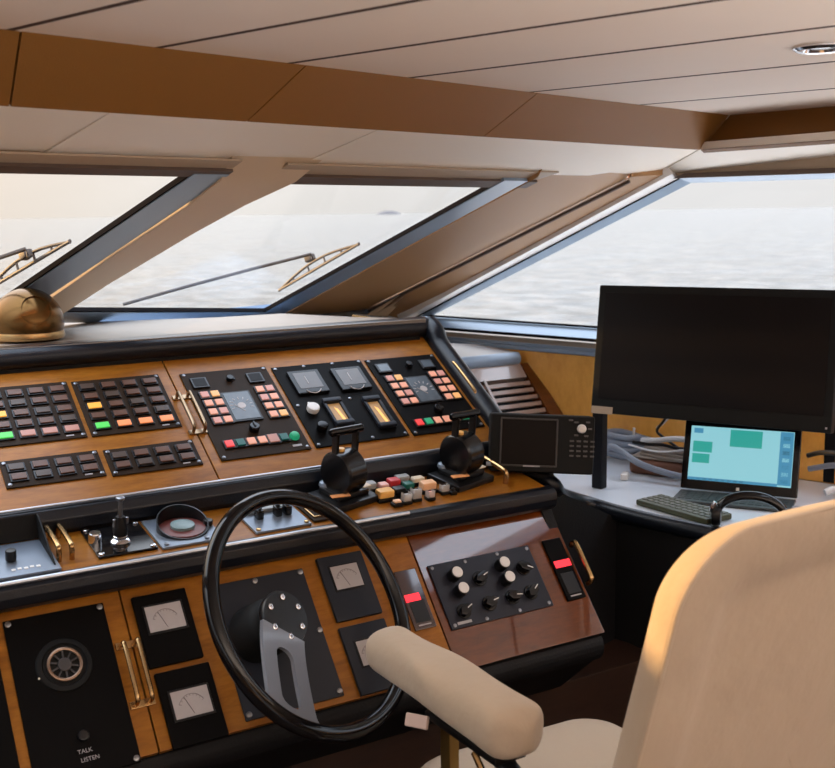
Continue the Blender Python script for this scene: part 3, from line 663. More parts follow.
def dial_mesh(w, h):
    def f():
        m = MB(); m.box((0, 0, 0.002), (w + 0.010, h + 0.010, 0.004), 0.001); m.slot = 1
        m.box((0, 0, 0.0045), (w, h, 0.001)); m.slot = 2
        m.lathe([(w * 0.16, 0.005), (w * 0.16, 0.0056)], 24)
        for k in range(9):
            a = R(200 - 27 * k); m.box((0, 0, 0), (0.0016, 0.008, 0.0006), M=tr(math.cos(a) * w * 0.40, math.sin(a) * w * 0.40, 0.0053) @ rz(math.degrees(a) - 90))
        m.box((0, 0, 0), (0.0018, w * 0.5, 0.0008), M=tr(-w * .12, -w * .12, 0.0056) @ rz(40))
        return m.mesh('dial', [BLACK, DIAL_BLUE, GAUGE])
    return f
def engine_panel(u, s, w, h, lab, pl, bottom, peach, dy):
    T = thing('engine_monitor_panel', lab, 'instrument panel', upper(u, s), 'matching engine monitor panels')
    plate(T, w, h, pl); screws(T, w, h)
    for x in (0.036, w - 0.052 + 0.010):
        m = MB(); m.box((x, -0.041, 0.0065), (0.040, 0.036, 0.005), 0.002); m.slot = 1; m.box((x, -0.041, 0.0092), (0.030, 0.026, 0.001)); m.build('small_display', [BLACK, DIAL_BLUE if pl is PLATE else SCREEN_OFF], T)
    m = MB(); m.cyl(0.0085, 0.004, 0.015, 20, M=tr(0.112, -0.038), bevel=0.002); m.box((0.122, -0.036, 0.0055), (0.006, 0.006, 0.003)); m.build('toggle', BLACK, T)
    for k in range(4):
        for j, x in enumerate((0.033, 0.0585, w - 0.047, w - 0.022)):
            mt = KEY_PEACH2 if (k, j) in peach else (KEY_PEACH if (k + j) % 3 else KEY_PINK_L)
            key(T, x, dy - 0.0298 * k, 0.0185, 0.0185, mt)
    share(('dial', pl.name), dial_mesh(0.062, 0.092), T, 'dial', 0.1065, -0.134, 0.004)
    m = MB(); m.cyl(0.012, 0.004, 0.02, 20, M=tr(0.106, -0.216), bevel=0.003); m.box((0.106, -0.212, 0.021), (0.004, 0.016, 0.004), 0.001); m.build('selector_knob', BLACK_GLOSS, T)
    for i, (mt, lb, sz) in enumerate(bottom):
        x = 0.033 + i * 0.0265
        if lb == 'green lamp':
            m = MB(); m.lathe([(0.012, 0.004), (0.012, 0.009), (0.009, 0.014), (0.004, 0.016)], 20, M=tr(x, dy - 0.168)); m.build('signal_lamp', mt, T, lb)
        else: key(T, x, dy - 0.168, sz, sz + 0.001, mt, lb)
    m = MB(); m.box((w - 0.03, -h + 0.016, 0.0045), (0.022, 0.006, 0.001)); m.build('maker_mark', TEXT, T)
    return T
KEY_PINK_L = lit('dusty pink key', (0.80, 0.36, 0.30), 0.36)
engine_panel(0.866, -0.061, 0.218, 0.297, 'engine monitor panel on haze-browned plate, right of the brass handle and the switch panels', PLATE_WARM_HAZE,
             [(KEY_RED, 'red lit button', .019), (KEY_TEAL, None, .019), (KEY_PEACH, None, .019), (KEY_PEACH, None, .019), (KEY_PINK, None, .024), (KEY_TEAL, None, .019), (LAMP_GREEN, 'green lamp', .019)], {(0, 1), (3, 3)}, -0.085)
engine_panel(1.356, -0.072, 0.208, 0.288, 'engine monitor panel on black plate, at the right end of the upper console', PLATE,
             [(KEY_RED, 'red lit button', .019), (LAMP_GREEN, 'green lit button', .019), (KEY_PEACH, None, .019), (KEY_PEACH, None, .019), (KEY_PEACH, None, .019), (LAMP_GREEN, 'green lit button', .019)], {(0, 1), (3, 3)}, -0.083)

# meter panel between them
T = thing('meter_panel', 'black meter panel with two dark square gauges and two amber lit meters', 'instrument panel', upper(1.097, -0.068))
plate(T, 0.248, 0.289, PLATE); screws(T, 0.248, 0.289, extra=((0.085, -0.007), (0.165, -0.007), (0.154, -0.140), (0.012, -0.145), (0.15, -0.281)))
for x, y in ((0.070, -0.070), (0.187, -0.073)):
    m = MB(); m.box((x, y, 0.008), (0.084, 0.084, 0.008), 0.003); m.slot = 1; m.box((x, y + 0.003, 0.0122), (0.062, 0.058, 0.001)); m.slot = 2
    pts = [(x + 0.024 * math.cos(R(a)), y - 0.016 + 0.03 * math.sin(R(a)), 0.0133) for a in range(215, 330, 10)]
    m.tube(pts, 0.0012, 6); m.box((x - 0.004, y + 0.004, 0.0132), (0.0016, 0.028, 0.001)); m.build('gauge', [BLACK, GAUGE_DIM, GAUGE], T)
m = MB(); m.cyl(0.0155, 0.004, 0.020, 24, M=tr(0.041, -0.167), bevel=0.004); m.box((0.041, -0.145, 0.006), (0.006, 0.010, 0.005), 0.001); m.build('dimmer_knob', WHITE_KNOB, T, 'white knob')
m = MB(); m.cyl(0.013, 0.004, 0.022, 24, M=tr(0.036, -0.234), bevel=0.003); m.build('selector_knob', BLACK_GLOSS, T)
for x, y, w, h in ((0.100, -0.186, 0.034, 0.064), (0.204, -0.203, 0.031, 0.080)):
    m = MB()
    m.box((x, y + h / 2 + 0.008, 0.010), (w + 0.016, 0.014, 0.012), 0.003); m.box((x, y - h / 2 - 0.008, 0.010), (w + 0.016, 0.014, 0.012), 0.003)
    m.box((x - w / 2 - 0.004, y, 0.008), (0.008, h + 0.02, 0.008), 0.002); m.box((x + w / 2 + 0.004, y, 0.008), (0.008, h + 0.02, 0.008), 0.002)
    mo = m.build('lit_meter', PLATE_GREY, T)
    m = MB(); m.box((x, y, 0.0055), (w, h, 0.002)); m.build('meter_face', METER_GLOW, mo, 'amber lit meter face')
    m = MB(); m.prism([(x - 0.002, y + h * .3), (x + 0.005, y + h * .2), (x + 0.011, y - h * .46), (x + 0.003, y - h * .46)], 0.0066, 0.0074); m.build('needle', METER_HOT, mo)

# ------------------------------------------------------------------ instruments on the lower slope
G2 = 'square dial instruments on the lower console'
def gauge_unit(u, s, lab, pl, fy=-0.052, fw=0.070):
    T = thing('dial_instrument', lab, 'gauge', lower(u, s), G2); w, h = 0.106, 0.143
    m = MB(); m.box((w / 2, -h / 2, 0.0055), (w, h, 0.0105), 0.003); m.build('housing', pl, T)
    m = MB(); m.box((w / 2, fy, 0.0115), (fw + 0.008, 0.059, 0.002), 0.0008); m.build('bezel', BLACK, T)
    m = MB(); m.box((w / 2, fy, 0.0128), (fw, 0.051, 0.001)); f = m.build('dial_face', GAUGE, T, 'pale grey dial face')
    m = MB(); pts = [(w / 2 + 0.028 * math.cos(R(a)), fy - 0.018 + 0.034 * math.sin(R(a)), 0.0135) for a in range(35, 150, 6)]
    m.tube(pts, 0.0007, 6)
    for a in range(35, 150, 14):
        c, s_ = math.cos(R(a)), math.sin(R(a)); m.tube([(w / 2 + 0.028 * c, fy - 0.018 + 0.034 * s_, 0.0135), (w / 2 + 0.024 * c, fy - 0.018 + 0.030 * s_, 0.0135)], 0.0006, 6)
    m.tube([(w / 2, fy - 0.021, 0.0138), (w / 2 - 0.012, fy + 0.012, 0.0138)], 0.0008, 6); m.build('dial_marks', mat('faint dial print', (0.27, 0.24, 0.235), rough=0.5), T)
    return T
gauge_unit(0.582, 0.292, 'upper black dial instrument left of the wheel, beside the brass handle', PLATE)
gauge_unit(0.588, 0.138, 'lower black dial instrument left of the wheel, beside the brass handle', PLATE, fy=-0.068)
gauge_unit(0.973, 0.299, 'upper slate dial instrument seen inside the right half of the wheel rim', PLATE_GREY, fw=0.062)
gauge_unit(0.971, 0.144, 'lower slate dial instrument partly behind the cream armrest', PLATE_GREY, fy=-0.062, fw=0.058)

# intercom with round speaker
T = thing('intercom_panel', 'large black intercom panel with round speaker and talk switch', 'intercom', lower(0.350, 0.295)); w, h = 0.180, 0.304
m = MB(); m.box((w / 2, -h / 2, 0.0032), (w, h, 0.0058), 0.002); m.build('face_plate', PLATE, T)
for x, y in ((0.008, -0.008), (w - 0.008, -0.008), (w - 0.008, -h + 0.008), (0.008, -h + 0.008)):
    m = MB(); m.lathe([(0.0055, 0.006), (0.0055, 0.008), (0.003, 0.009)], 14, M=tr(x, y)); m.build('screw', STEEL, T)
m = MB(); m.lathe([(0.050, 0.006), (0.048, 0.009), (0.040, 0.010), (0.037, 0.007)], 48, M=tr(0.088, -0.103)); sp = m.build('speaker_ring', BLACK_MATT, T)
m = MB(); m.lathe([(0.031, 0.0075), (0.031, 0.0125), (0.0285, 0.0135), (0.026, 0.0125), (0.026, 0.0075)], 48, M=tr(0.088, -0.103), cap=False); m.build('grille_ring', BRASS if False else mat('dull brass ring', (0.30, 0.20, 0.14), rough=0.35, metal=0.9), sp)
m = MB(); m.cyl(0.0125, 0.007, 0.012, 28, M=tr(0.088, -0.103), bevel=0.002)
for k in range(10): m.box((0, 0.0195, 0.0095), (0.003, 0.013, 0.002), M=tr(0.088, -0.103) @ rz(36 * k))
m.build('grille_spokes', mat('grille grey', (0.06, 0.055, 0.055), rough=0.5, metal=0.4), sp)
m = MB(); m.cyl(0.010, 0.006, 0.017, 20, M=tr(0.092, -0.236), bevel=0.003); m.build('talk_switch', BLACK, T)
m = MB(); m.cyl(0.002, 0.006, 0.0085, 10, M=tr(0.041, -0.118)); m.build('indicator_lamp', CREAM_TAG, T)
def text(body, size, M, parent, name='lettering', mt=None):
    c = bpy.data.curves.new(name, 'FONT'); c.body = body; c.size = size; c.align_x = 'CENTER'; c.align_y = 'CENTER'; c.extrude = 0.0002
    c.materials.append(mt or TEXT)
    t = bpy.data.objects.new(name, c); COL.objects.link(t); bpy.context.view_layer.update()
    me = bpy.data.meshes.new_from_object(t.evaluated_get(bpy.context.evaluated_depsgraph_get())); bpy.data.objects.remove(t)
    o = bpy.data.objects.new(name, me); COL.objects.link(o); o.parent = parent; o.matrix_local = M
    return o
text('TALK', 0.0105, tr(0.090, -0.261, 0.0064), T); text('LISTEN', 0.0105, tr(0.096, -0.276, 0.0064), T)
# neighbour at the picture's left edge
T = thing('blank_panel', 'black panel at the lower left photo edge, left of the intercom', 'instrument panel', lower(0.150, 0.295))
m = MB(); m.box((0.092, -0.152, 0.0032), (0.180, 0.304, 0.0058), 0.002); m.build('face_plate', PLATE, T)
for x, y in ((0.010, -0.008), (0.174, -0.008), (0.174, -0.296), (0.010, -0.296)):
    m = MB(); m.lathe([(0.0055, 0.006), (0.0055, 0.008), (0.003, 0.009)], 14, M=tr(x, y)); m.build('screw', STEEL, T)

# narrow display strips
def strip(u, s, lab, top, tall, redy, redx, redw):
    T = thing('display_module', lab, 'display', lower(u, s), 'narrow modules with a red display'); w = 0.052
    m = MB(); m.box((w / 2, -tall / 2, 0.0035), (w, tall, 0.0065), 0.002); m.build('face_plate', PLATE if top else mat('gloss maroon plate', (0.035, 0.012, 0.014), rough=0.1, coat=1.0), T)
    m = MB(); m.box((redx, redy, 0.0075), (redw, 0.017, 0.002), 0.0005); m.build('number_display', RED_DISPLAY, T, 'glowing red number display')
    m = MB(); m.box((w / 2, -tall + 0.04, 0.0072), (w - 0.016, 0.05, 0.002), 0.0006); m.build('key_cover', BLACK, T)
    m = MB(); m.box((w / 2, -tall + 0.009, 0.0075), (w - 0.022, 0.003, 0.001)); m.build('maker_mark', TEXT, T)
    return T
strip(1.138, 0.237, 'glossy dark display module right of the wheel rim with partly hidden red digits', False, 0.135, -0.064, 0.020, 0.036)
strip(1.536, 0.239, 'narrow black module at the right end of the lower console with red digits', True, 0.152, -0.064, 0.027, 0.045)

# knob panel
T = thing('knob_panel', 'black control panel with white and black rotary knobs on the red wood', 'control panel', lower(1.222, 0.236)); w, h = 0.272, 0.150
m = MB(); m.box((w / 2, -h / 2, 0.003), (w, h, 0.0055), 0.0015); m.build('face_plate', PLATE_GREY if False else mat('blue black plate', (0.011, 0.012, 0.021), rough=0.34, spec=0.3), T)
for x, y in ((0.008, -0.008), (0.094, -0.008), (0.182, -0.006), (0.264, -0.008), (0.010, -0.142), (0.092, -0.144), (0.180, -0.143), (0.262, -0.142)):
    m = MB(); m.lathe([(0.0042, 0.005), (0.0042, 0.0072), (0.002, 0.008)], 12, M=tr(x, y)); m.build('screw', STEEL, T)
for x, y in ((0.050, -0.036), (0.050, -0.073), (0.176, -0.036), (0.174, -0.071)):
    m = MB(); m.cyl(0.0145, 0.0055, 0.030, 28, M=tr(x, y), bevel=0.0015); kb = m.build('rotary_knob', BLACK, T)
    m = MB(); m.cyl(0.0125, 0.030, 0.0325, 28, M=tr(x, y), bevel=0.001); m.build('knob_cap', WHITE_KNOB, kb, 'white knob cap')
for x, y, a in ((0.112, -0.054, 20), (0.232, -0.052, -30), (0.043, -0.117, 25), (0.112, -0.113, 10), (0.175, -0.111, -10), (0.226, -0.110, 35)):
    m = MB(); m.cyl(0.017, 0.0055, 0.010, 28, M=tr(x, y), bevel=0.001)
    m.prism([(-0.019, 0), (-0.009, 0.010), (0.009, 0.010), (0.019, 0), (0.009, -0.010), (-0.009, -0.010)], 0.010, 0.024, M=tr(x, y) @ rz(a), bevel=0.002); kb = m.build('selector_knob', BLACK_GLOSS, T)
    m = MB(); m.box((0.010, 0, 0.0242), (0.014, 0.002, 0.001), M=tr(x, y) @ rz(a)); m.build('pointer_mark', WHITE_KNOB, kb)
m = MB(); m.box((0.036, -0.140, 0.0058), (0.036, 0.006, 0.0008)); m.build('maker_mark', TEXT, T)

# helm plate behind the steering wheel
T = thing('steering_plate', 'slate grey mounting plate on the console behind the steering wheel', 'mounting plate', lower(0.733, 0.286)); w, h = 0.206, 0.274
m = MB(); m.box((w / 2, -h / 2, 0.003), (w, h, 0.0055), 0.0015); m.build('face_plate', PLATE_GREY, T)
for x, y in ((0.006, -0.008), (0.098, -0.008), (0.198, -0.008), (0.199, -0.136), (0.198, -0.264), (0.008, -0.264)):
    m = MB(); m.lathe([(0.006, 0.005), (0.006, 0.0085), (0.003, 0.010)], 16, M=tr(x, y)); m.build('bolt', STEEL, T)

# ------------------------------------------------------------------ steering wheel
e_, h_ = R(57.4), R(23.9)
wx = Vector((math.cos(h_), math.sin(h_), 0)); wy0 = Vector((-math.sin(h_), math.cos(h_), 0))
wy = wy0 * math.cos(e_) + UP * math.sin(e_); wn = -wy0 * math.sin(e_) + UP * math.cos(e_)
WC = Vector((0.856, 1.782, 0.876)); HUBZ = -0.080
SPR = rz(-45); HO = (0.004, 0.014)
T = thing('steering_wheel', 'black round steering wheel with one polished spoke', 'steering wheel', frame(WC, wx, wy, wn))
RW = 0.2285
m = MB(); m.tube([(RW * math.cos(R(a)), RW * math.sin(R(a)), 0) for a in range(0, 360, 4)], 0.0150, 18, closed=True); m.build('rim', BLACK_GLOSS, T)
# hub disc
m = MB(); m.lathe([(0.046, -0.020), (0.053, -0.012), (0.0545, -0.002), (0.052, 0.003), (0.012, 0.004)], 40, M=tr(HO[0], HO[1], HUBZ)); hub = m.build('hub', BLACK, T)
for k in range(6):
    a = R(12 + 60 * k); m = MB(); m.lathe([(0.0062, 0.003), (0.0062, 0.0065), (0.0045, 0.0072), (0.0028, 0.0072), (0.0028, 0.0045)], 16, M=tr(HO[0] + 0.039 * math.cos(a), HO[1] + 0.039 * math.sin(a), HUBZ)); m.build('hub_bolt', CHROME, hub, 'chrome hub bolt')
m = MB(); m.lathe([(0.050, -0.115), (0.056, -0.10), (0.055, -0.045), (0.046, -0.03), (0.030, -0.018)], 36, M=tr(HO[0], HO[1], HUBZ)); m.build('column_boot', BLACK_MATT, T)
# loop spoke from the hub to the lower rim
def spoke_pt(x, f):      # f 0 at hub .. 1 at rim
    y = -0.030 - f * (RW - 0.034); z = HUBZ + (0.0 - HUBZ) * (f ** 1.25)
    v = SPR @ Vector((x, y, z)); return Vector((v.x + HO[0] * (1 - f), v.y + HO[1] * (1 - f), z))
NS = 30
m = MB(); COLS = {}
def hw_out(f): return 0.050 + 0.004 * f + (0.040 * ((f - 0.84) / 0.16) ** 2 if f > 0.84 else 0)
def hw_in(f):       # half width of the long opening in the spoke
    a, b = 0.20, 0.86
    if f <= a or f >= b: return 0.0
    d = min(f - a, b - f) / 0.09
    return (0.019 + 0.004 * f) * (math.sqrt(1 - (1 - min(1, d)) ** 2))
rows = []
FS = [0, .05, .1, .15, .2, .205, .215, .23, .25, .28, .32, .38, .45, .52, .6, .68, .74, .78, .81, .83, .845, .855, .86, .88, .90, .92, .94, .96, .98, 1.0]
for f in FS:
    xo, xi = hw_out(f), hw_in(f); rim_pull = 1.0
    row = []
    for x in (-xo, -xi - (xo - xi) * .5, -xi, xi, xi + (xo - xi) * .5, xo):
        p = spoke_pt(x, f)
        r_ = math.hypot(p.x, p.y); lim = RW - 0.010
        if r_ > lim: p = Vector((p.x * lim / r_, p.y * lim / r_, p.z))
        row.append(p)
    rows.append(row)
verts = []; TH = 0.009
for sgn in (1, -1):
    for row in rows:
        for p in row: verts.append(p + Vector((0, 0, sgn * TH / 2)))
nr = len(rows); off = nr * 6; faces = []
for i in range(nr - 1):
    open_ = hw_in(FS[i]) > 1e-4 or hw_in(FS[i + 1]) > 1e-4
    for c in range(5):
        if c == 2 and open_: continue
        a, b, c_, d = i * 6 + c, i * 6 + c + 1, (i + 1) * 6 + c + 1, (i + 1) * 6 + c
        faces += [[d, c_, b, a], [off + a, off + b, off + c_, off + d]]
    for c in ((0, 5) + ((2, 3) if open_ else ())):
        faces.append([i * 6 + c, (i + 1) * 6 + c, off + (i + 1) * 6 + c, off + i * 6 + c])
for i in (0, nr - 1):
    for c in range(5): faces.append([i * 6 + c, i * 6 + c + 1, off + i * 6 + c + 1, off + i * 6 + c])
m._add(verts, faces)
bmesh.ops.remove_doubles(m.bm, verts=list(m.bm.verts), dist=1e-5)
m.build('spoke', mat('polished dark steel', (0.24, 0.26, 0.30), rough=0.3, metal=0.35, coat=0.4), T, 'polished steel loop spoke', keep=True)

# ------------------------------------------------------------------ things on the ledge
# throttles
DRUM = mat('satin black drum', (0.004, 0.004, 0.005), rough=0.22, spec=0.5)
def throttle(u, v, lab):
    s = (v - 2.015) / math.cos(ELG)
    T = thing('throttle_lever', lab, 'throttle', ledge(u, s, 0.0003), 'throttle levers')
    m = MB(); m.box((0.0, 0.0, 0.008), (0.125, 0.105, 0.016), 0.004, M=rz(14)); m.box((0.004, 0.004, 0.022), (0.088, 0.072, 0.014), 0.004, M=rz(14)); m.build('base', BLACK, T)
    A = tr(-0.003, 0.0, 0.069) @ rz(17) @ ry(90)        # drum axis = local x turned
    m = MB(); m.lathe([(0.020, -0.028), (0.045, -0.027), (0.049, -0.023), (0.0495, -0.006), (0.0485, 0.0), (0.0495, 0.006), (0.049, 0.024), (0.045, 0.028), (0.020, 0.029)], 44, M=A); m.box((0, 0, 0.04), (0.05, 0.052, 0.045), 0.006, M=rz(17)); m.build('drum', DRUM, T)
    for x in (-0.026, 0.026):
        m = MB(); m.box((x, 0.004, 0.122), (0.008, 0.020, 0.080), 0.003, M=rz(7)); m.build('fork_arm', BLACK, T)
    m = MB(); m.tube([(-0.043, 0.004, 0.163), (-0.039, 0.004, 0.163), (0.039, 0.004, 0.163), (0.043, 0.004, 0.163)], [0.0065, 0.009, 0.009, 0.0065], 16, M=rz(7)); m.build('grip', BLACK_GLOSS, T, 'gloss black crossbar grip')
    m = MB(); m.cyl(0.008, -0.004, 0.004, 16, M=tr(-0.012, 0.0, 0.121) @ rz(17), bevel=0.002); m.build('detent_button', YELLOW_CAP, T, 'amber detent button')
    m = MB(); m.box((-0.026, -0.040, 0.0305), (0.044, 0.014, 0.003), 0.001, M=rz(-4)); m.build('scale_label', ORANGE_TAG, T, 'orange scale label')
    m = MB(); m.box((0.046, -0.016, 0.0305), (0.024, 0.020, 0.003), 0.001, M=rz(14)); m.build('marker_label', CREAM_TAG, T, 'cream label')
    for x, y in ((-0.022, 0.036), (0.030, 0.030)):
        m = MB(); m.lathe([(0.016, 0.029), (0.014, 0.036), (0.006, 0.039)], 20, M=rz(14) @ tr(x, y)); m.build('pad_button', PLATE_SILVER, T, 'blue grey pad button')
    return T
throttle(1.100, 2.124, 'black throttle lever nearer the wheel, rising above its rim')
throttle(1.412, 2.126, 'black throttle lever at the right end of the ledge, beside the radar display')

# push buttons between the throttles
G3 = 'coloured push buttons between the throttles'
def cap_button(u, s, w, d, hgt, mt, lab, guard=False, rnd=False):
    T = thing('push_button', lab, 'push button', ledge(u, s, 0.0003), G3)
    m = MB(); m.box((0, 0, 0.004), (w + 0.006, d + 0.006, 0.008), 0.002); m.build('collar', BLACK, T)
    m = MB()
    if rnd: m.lathe([(w / 2, 0.008), (w / 2, hgt - 0.004), (w * .38, hgt), (w * .1, hgt + 0.001)], 20)
    else: m.box((0, 0, 0.008 + (hgt - .008) / 2), (w, d, hgt - 0.008), 0.004)
    m.build('cap', mt, T)
    if guard:
        m = MB()
        for x in (-1, 1):
            m.box((x * (w / 2 + .001), 0, hgt * .6), (0.0015, d, hgt * 1.1))
        m.box((0, -d / 2, hgt * .6), (w, 0.0015, hgt * 1.1)); m.build('clear_guard', CLEAR_CAP, T)
    return T
B = [(1.176, 0.132, .030, .022, .024, GREY_CAP, 'grey push button right beside the nearer throttle', 0, 0),
     (1.206, 0.120, .022, .022, .022, PINK_CAP, 'pink push button left of the red one', 0, 0),
     (1.236, 0.126, .028, .024, .026, RED_CAP, 'red push button in the button cluster', 0, 0),
     (1.186, 0.078, .038, .026, .026, YELLOW_CAP, 'large amber push button at the cluster front left', 0, 0),
     (1.224, 0.082, .028, .024, .024, BLACK, 'black push button beside the large amber one', 0, 0),
     (1.262, 0.104, .024, .022, .022, GREEN_CAP, 'dark green push button in the cluster middle', 0, 0),
     (1.270, 0.146, .034, .020, .022, GREY_CAP, 'long grey push button at the cluster back', 0, 0),
     (1.302, 0.128, .030, .020, .020, CREAM_TAG, 'cream push button at the cluster back right', 0, 0),
     (1.302, 0.084, .036, .024, .026, ORANGE_CAP, 'pale orange push button near the second throttle', 0, 0),
     (1.222, 0.044, .016, .016, .022, GREY_CAP, 'small grey push button under a clear guard, first from the left', 1, 0),
     (1.250, 0.050, .018, .016, .026, GREY_CAP, 'small grey push button under a clear guard, beside the green one', 1, 0),
     (1.283, 0.042, .014, .014, .020, PINK_CAP, 'small pink push button at the cluster front', 1, 0),
     (1.196, 0.040, .018, .014, .014, ORANGE_CAP, 'small peach push button in front of the large amber one', 0, 0),
     (1.332, 0.060, .016, .014, .020, GREY_CAP, 'small grey push button at the cluster right end', 1, 0),
     (1.350, 0.050, .010, .010, .016, BLACK, 'tiny black push button nearest the second throttle', 0, 0)]
for (u, s, w, d, hg, mt, lb, gd, rn) in B: cap_button(u, s, w, d, hg, mt, lb, gd, rn)

# hooded instrument at the left edge
T = thing('hooded_instrument', 'grey instrument with black wedge hood at the left edge of the ledge', 'instrument', ledge(0.36, 0.0, 0.0003))
m = MB(); m.box((0.0, 0.075, 0.004), (0.205, 0.135, 0.0075), 0.0015); m.build('base_plate', PLATE_SILVER, T)
m = MB()
for x in (0.094,): m.prism([(0.022, 0.0085), (0.150, 0.0085), (0.165, 0.050), (0.155, 0.056), (0.140, 0.052)], x - 0.0015, x + 0.0015, M=YZX)
m.prism([(0.144, 0.0085), (0.150, 0.0085), (0.165, 0.050), (0.159, 0.053)], -0.15, 0.0925, M=YZX)
m.build('hood', BLACK_MATT, T)
m = MB(); m.cyl(0.010, 0.008, 0.030, 20, M=tr(0.026, 0.070), bevel=0.003); m.build('knob', BLACK, T)
m = MB(); m.cyl(0.008, 0.008, 0.026, 20, M=tr(-0.008, 0.090), bevel=0.003); m.build('chrome_knob', CHROME, T, 'chrome knob')
m = MB()
for k in range(5): m.box((0.022 + 0.011 * k, 0.030 + 0.002 * (k % 2), 0.0082), (0.007, 0.007, 0.001))
m.build('lettering', WHITE_KNOB, T)

# joystick plate
T = thing('joystick_panel', 'black plate with chrome joystick and chrome cap between the brass handles and the ring hood', 'joystick', ledge(0.594, 0.092, 0.0003))
m = MB(); m.box((0, 0, 0.003), (0.116, 0.128, 0.0055), 0.0015); m.build('face_plate', BLACK_GLOSS, T)
for x, y in ((-0.05, -0.056), (0.05, -0.056), (0.05, 0.056), (-0.05, 0.056)):
    m = MB(); m.lathe([(0.0055, 0.005), (0.0055, 0.009), (0.003, 0.010)], 14, M=tr(x, y)); m.build('screw', CHROME, T)
m = MB(); m.lathe([(0.0125, 0.0055), (0.0125, 0.022), (0.0115, 0.024), (0.0105, 0.025), (0.004, 0.025)], 24, M=tr(-0.046, 0.004)); m.build('chrome_cap', CHROME, T, 'chrome cap')
m = MB(); m.lathe([(0.019, 0.0055), (0.020, 0.010), (0.017, 0.013), (0.013, 0.015), (0.014, 0.020), (0.0095, 0.024)], 28, M=tr(-0.002, -0.016)); j = m.build('joystick_base', CHROME, T, 'chrome joystick base')
m = MB(); m.lathe([(0.0135, 0.022), (0.0145, 0.032), (0.011, 0.044), (0.0085, 0.060)], 24, M=tr(-0.002, -0.016)); m.build('joystick_boot', BLACK, T)
m = MB(); m.lathe([(0.005, 0.055), (0.0045, 0.092), (0.0085, 0.096), (0.0085, 0.100), (0.004, 0.102)], 20, M=tr(-0.002, -0.016))
m.box((-0.014, -0.016, 0.047), (0.006, 0.006, 0.018), 0.002); m.box((0.011, -0.016, 0.050), (0.006, 0.006, 0.014), 0.002); m.build('joystick_handle', STEEL, T)

# ring-hooded compass
T = thing('compass', 'round instrument with black slanted ring hood on a blue grey plate', 'compass', ledge(0.722, 0.088, 0.0003))
m = MB(); m.box((0, 0, 0.003), (0.128, 0.135, 0.0055), 0.0015); m.build('face_plate', PLATE_SILVER, T)
m = MB(); m.lathe([(0.046, 0.0055), (0.046, 0.010), (0.030, 0.011)], 36, M=tr(0.0, 0.0)); d_ = m.build('dial_disc', mat('maroon dial', (0.14, 0.035, 0.03), rough=0.4), T)
m = MB(); m.lathe([(0.024, 0.0105), (0.024, 0.017), (0.018, 0.019), (0.008, 0.0195)], 28); m.build('dial_cap', mat('grey green cap', (0.17, 0.25, 0.26), rough=0.35), d_)
m = MB(); V = []; NN = 48
for i in range(NN):
    a = 2 * math.pi * i / NN; x, y = 0.052 * math.cos(a), 0.052 * math.sin(a)
    V.append((a, x, y, 0.008 + 0.030 * (0.5 + 0.5 * math.sin(a)) ** 1.2))
rings = [[Vector((x, y, 0.0055)) for a, x, y, z in V], [Vector((x, y, z)) for a, x, y, z in V], [Vector((x * .95, y * .95, z)) for a, x, y, z in V], [Vector((x * .95, y * .95, 0.0055)) for a, x, y, z in V]]
m.loft(rings, cap=False); m.build('ring_hood', BLACK, T)
for x, y in ((-0.052, -0.056), (0.03, -0.058), (0.052, 0.056)):
    m = MB(); m.lathe([(0.005, 0.005), (0.005, 0.009), (0.002, 0.010)], 14, M=tr(x, y)); m.build('screw', STEEL, T)
m = MB(); m.cyl(0.010, 0.0055, 0.018, 20, M=tr(0.054, 0.0), bevel=0.003); m.build('side_knob', BLACK, T)

# silver switch plates seen through the top of the wheel
T = thing('trim_switch_panel', 'blue grey switch plate with black rocker knobs seen through the top of the wheel', 'switch panel', ledge(0.915, 0.080, 0.0003))
m = MB(); m.box((0, 0, 0.003), (0.125, 0.125, 0.0055), 0.0015); m.build('face_plate', PLATE_SILVER, T)
for x in (-0.03, 0.012, 0.034):
    m = MB(); m.box((x, 0.0, 0.016), (0.015, 0.024, 0.022), 0.004); m.box((x, 0.0, 0.032), (0.010, 0.012, 0.014), 0.004); m.build('rocker_knob', BLACK_GLOSS, T)
m = MB(); m.box((0.0, 0.035, 0.010), (0.10, 0.03, 0.010), 0.003); m.build('label_block', GREY_CAP, T)
for x, y in ((-0.054, -0.054), (0.054, -0.054)):
    m = MB(); m.lathe([(0.005, 0.005), (0.005, 0.009), (0.002, 0.010)], 14, M=tr(x, y)); m.build('screw', BRASS, T)
T = thing('brass_framed_panel', 'dark panel in a copper frame just left of the nearer throttle', 'instrument panel', ledge(1.022, 0.085, 0.0003))
m = MB(); m.box((0, 0, 0.003), (0.070, 0.12, 0.0055), 0.0015); m.build('face_plate', PLATE_WARM_HAZE, T)
m = MB()
for x, y, w, d in ((0, 0.045, 0.06, 0.004), (0, -0.045, 0.06, 0.004), (-0.028, 0, 0.004, 0.09), (0.028, 0, 0.004, 0.09)): m.box((x, y, 0.007), (w, d, 0.004), 0.001)
m.build('copper_frame', BRASS, T, 'copper coloured frame')
m = MB(); m.cyl(0.010, 0.0055, 0.022, 20, M=tr(0, 0.01), bevel=0.003); m.build('knob', BLACK, T)

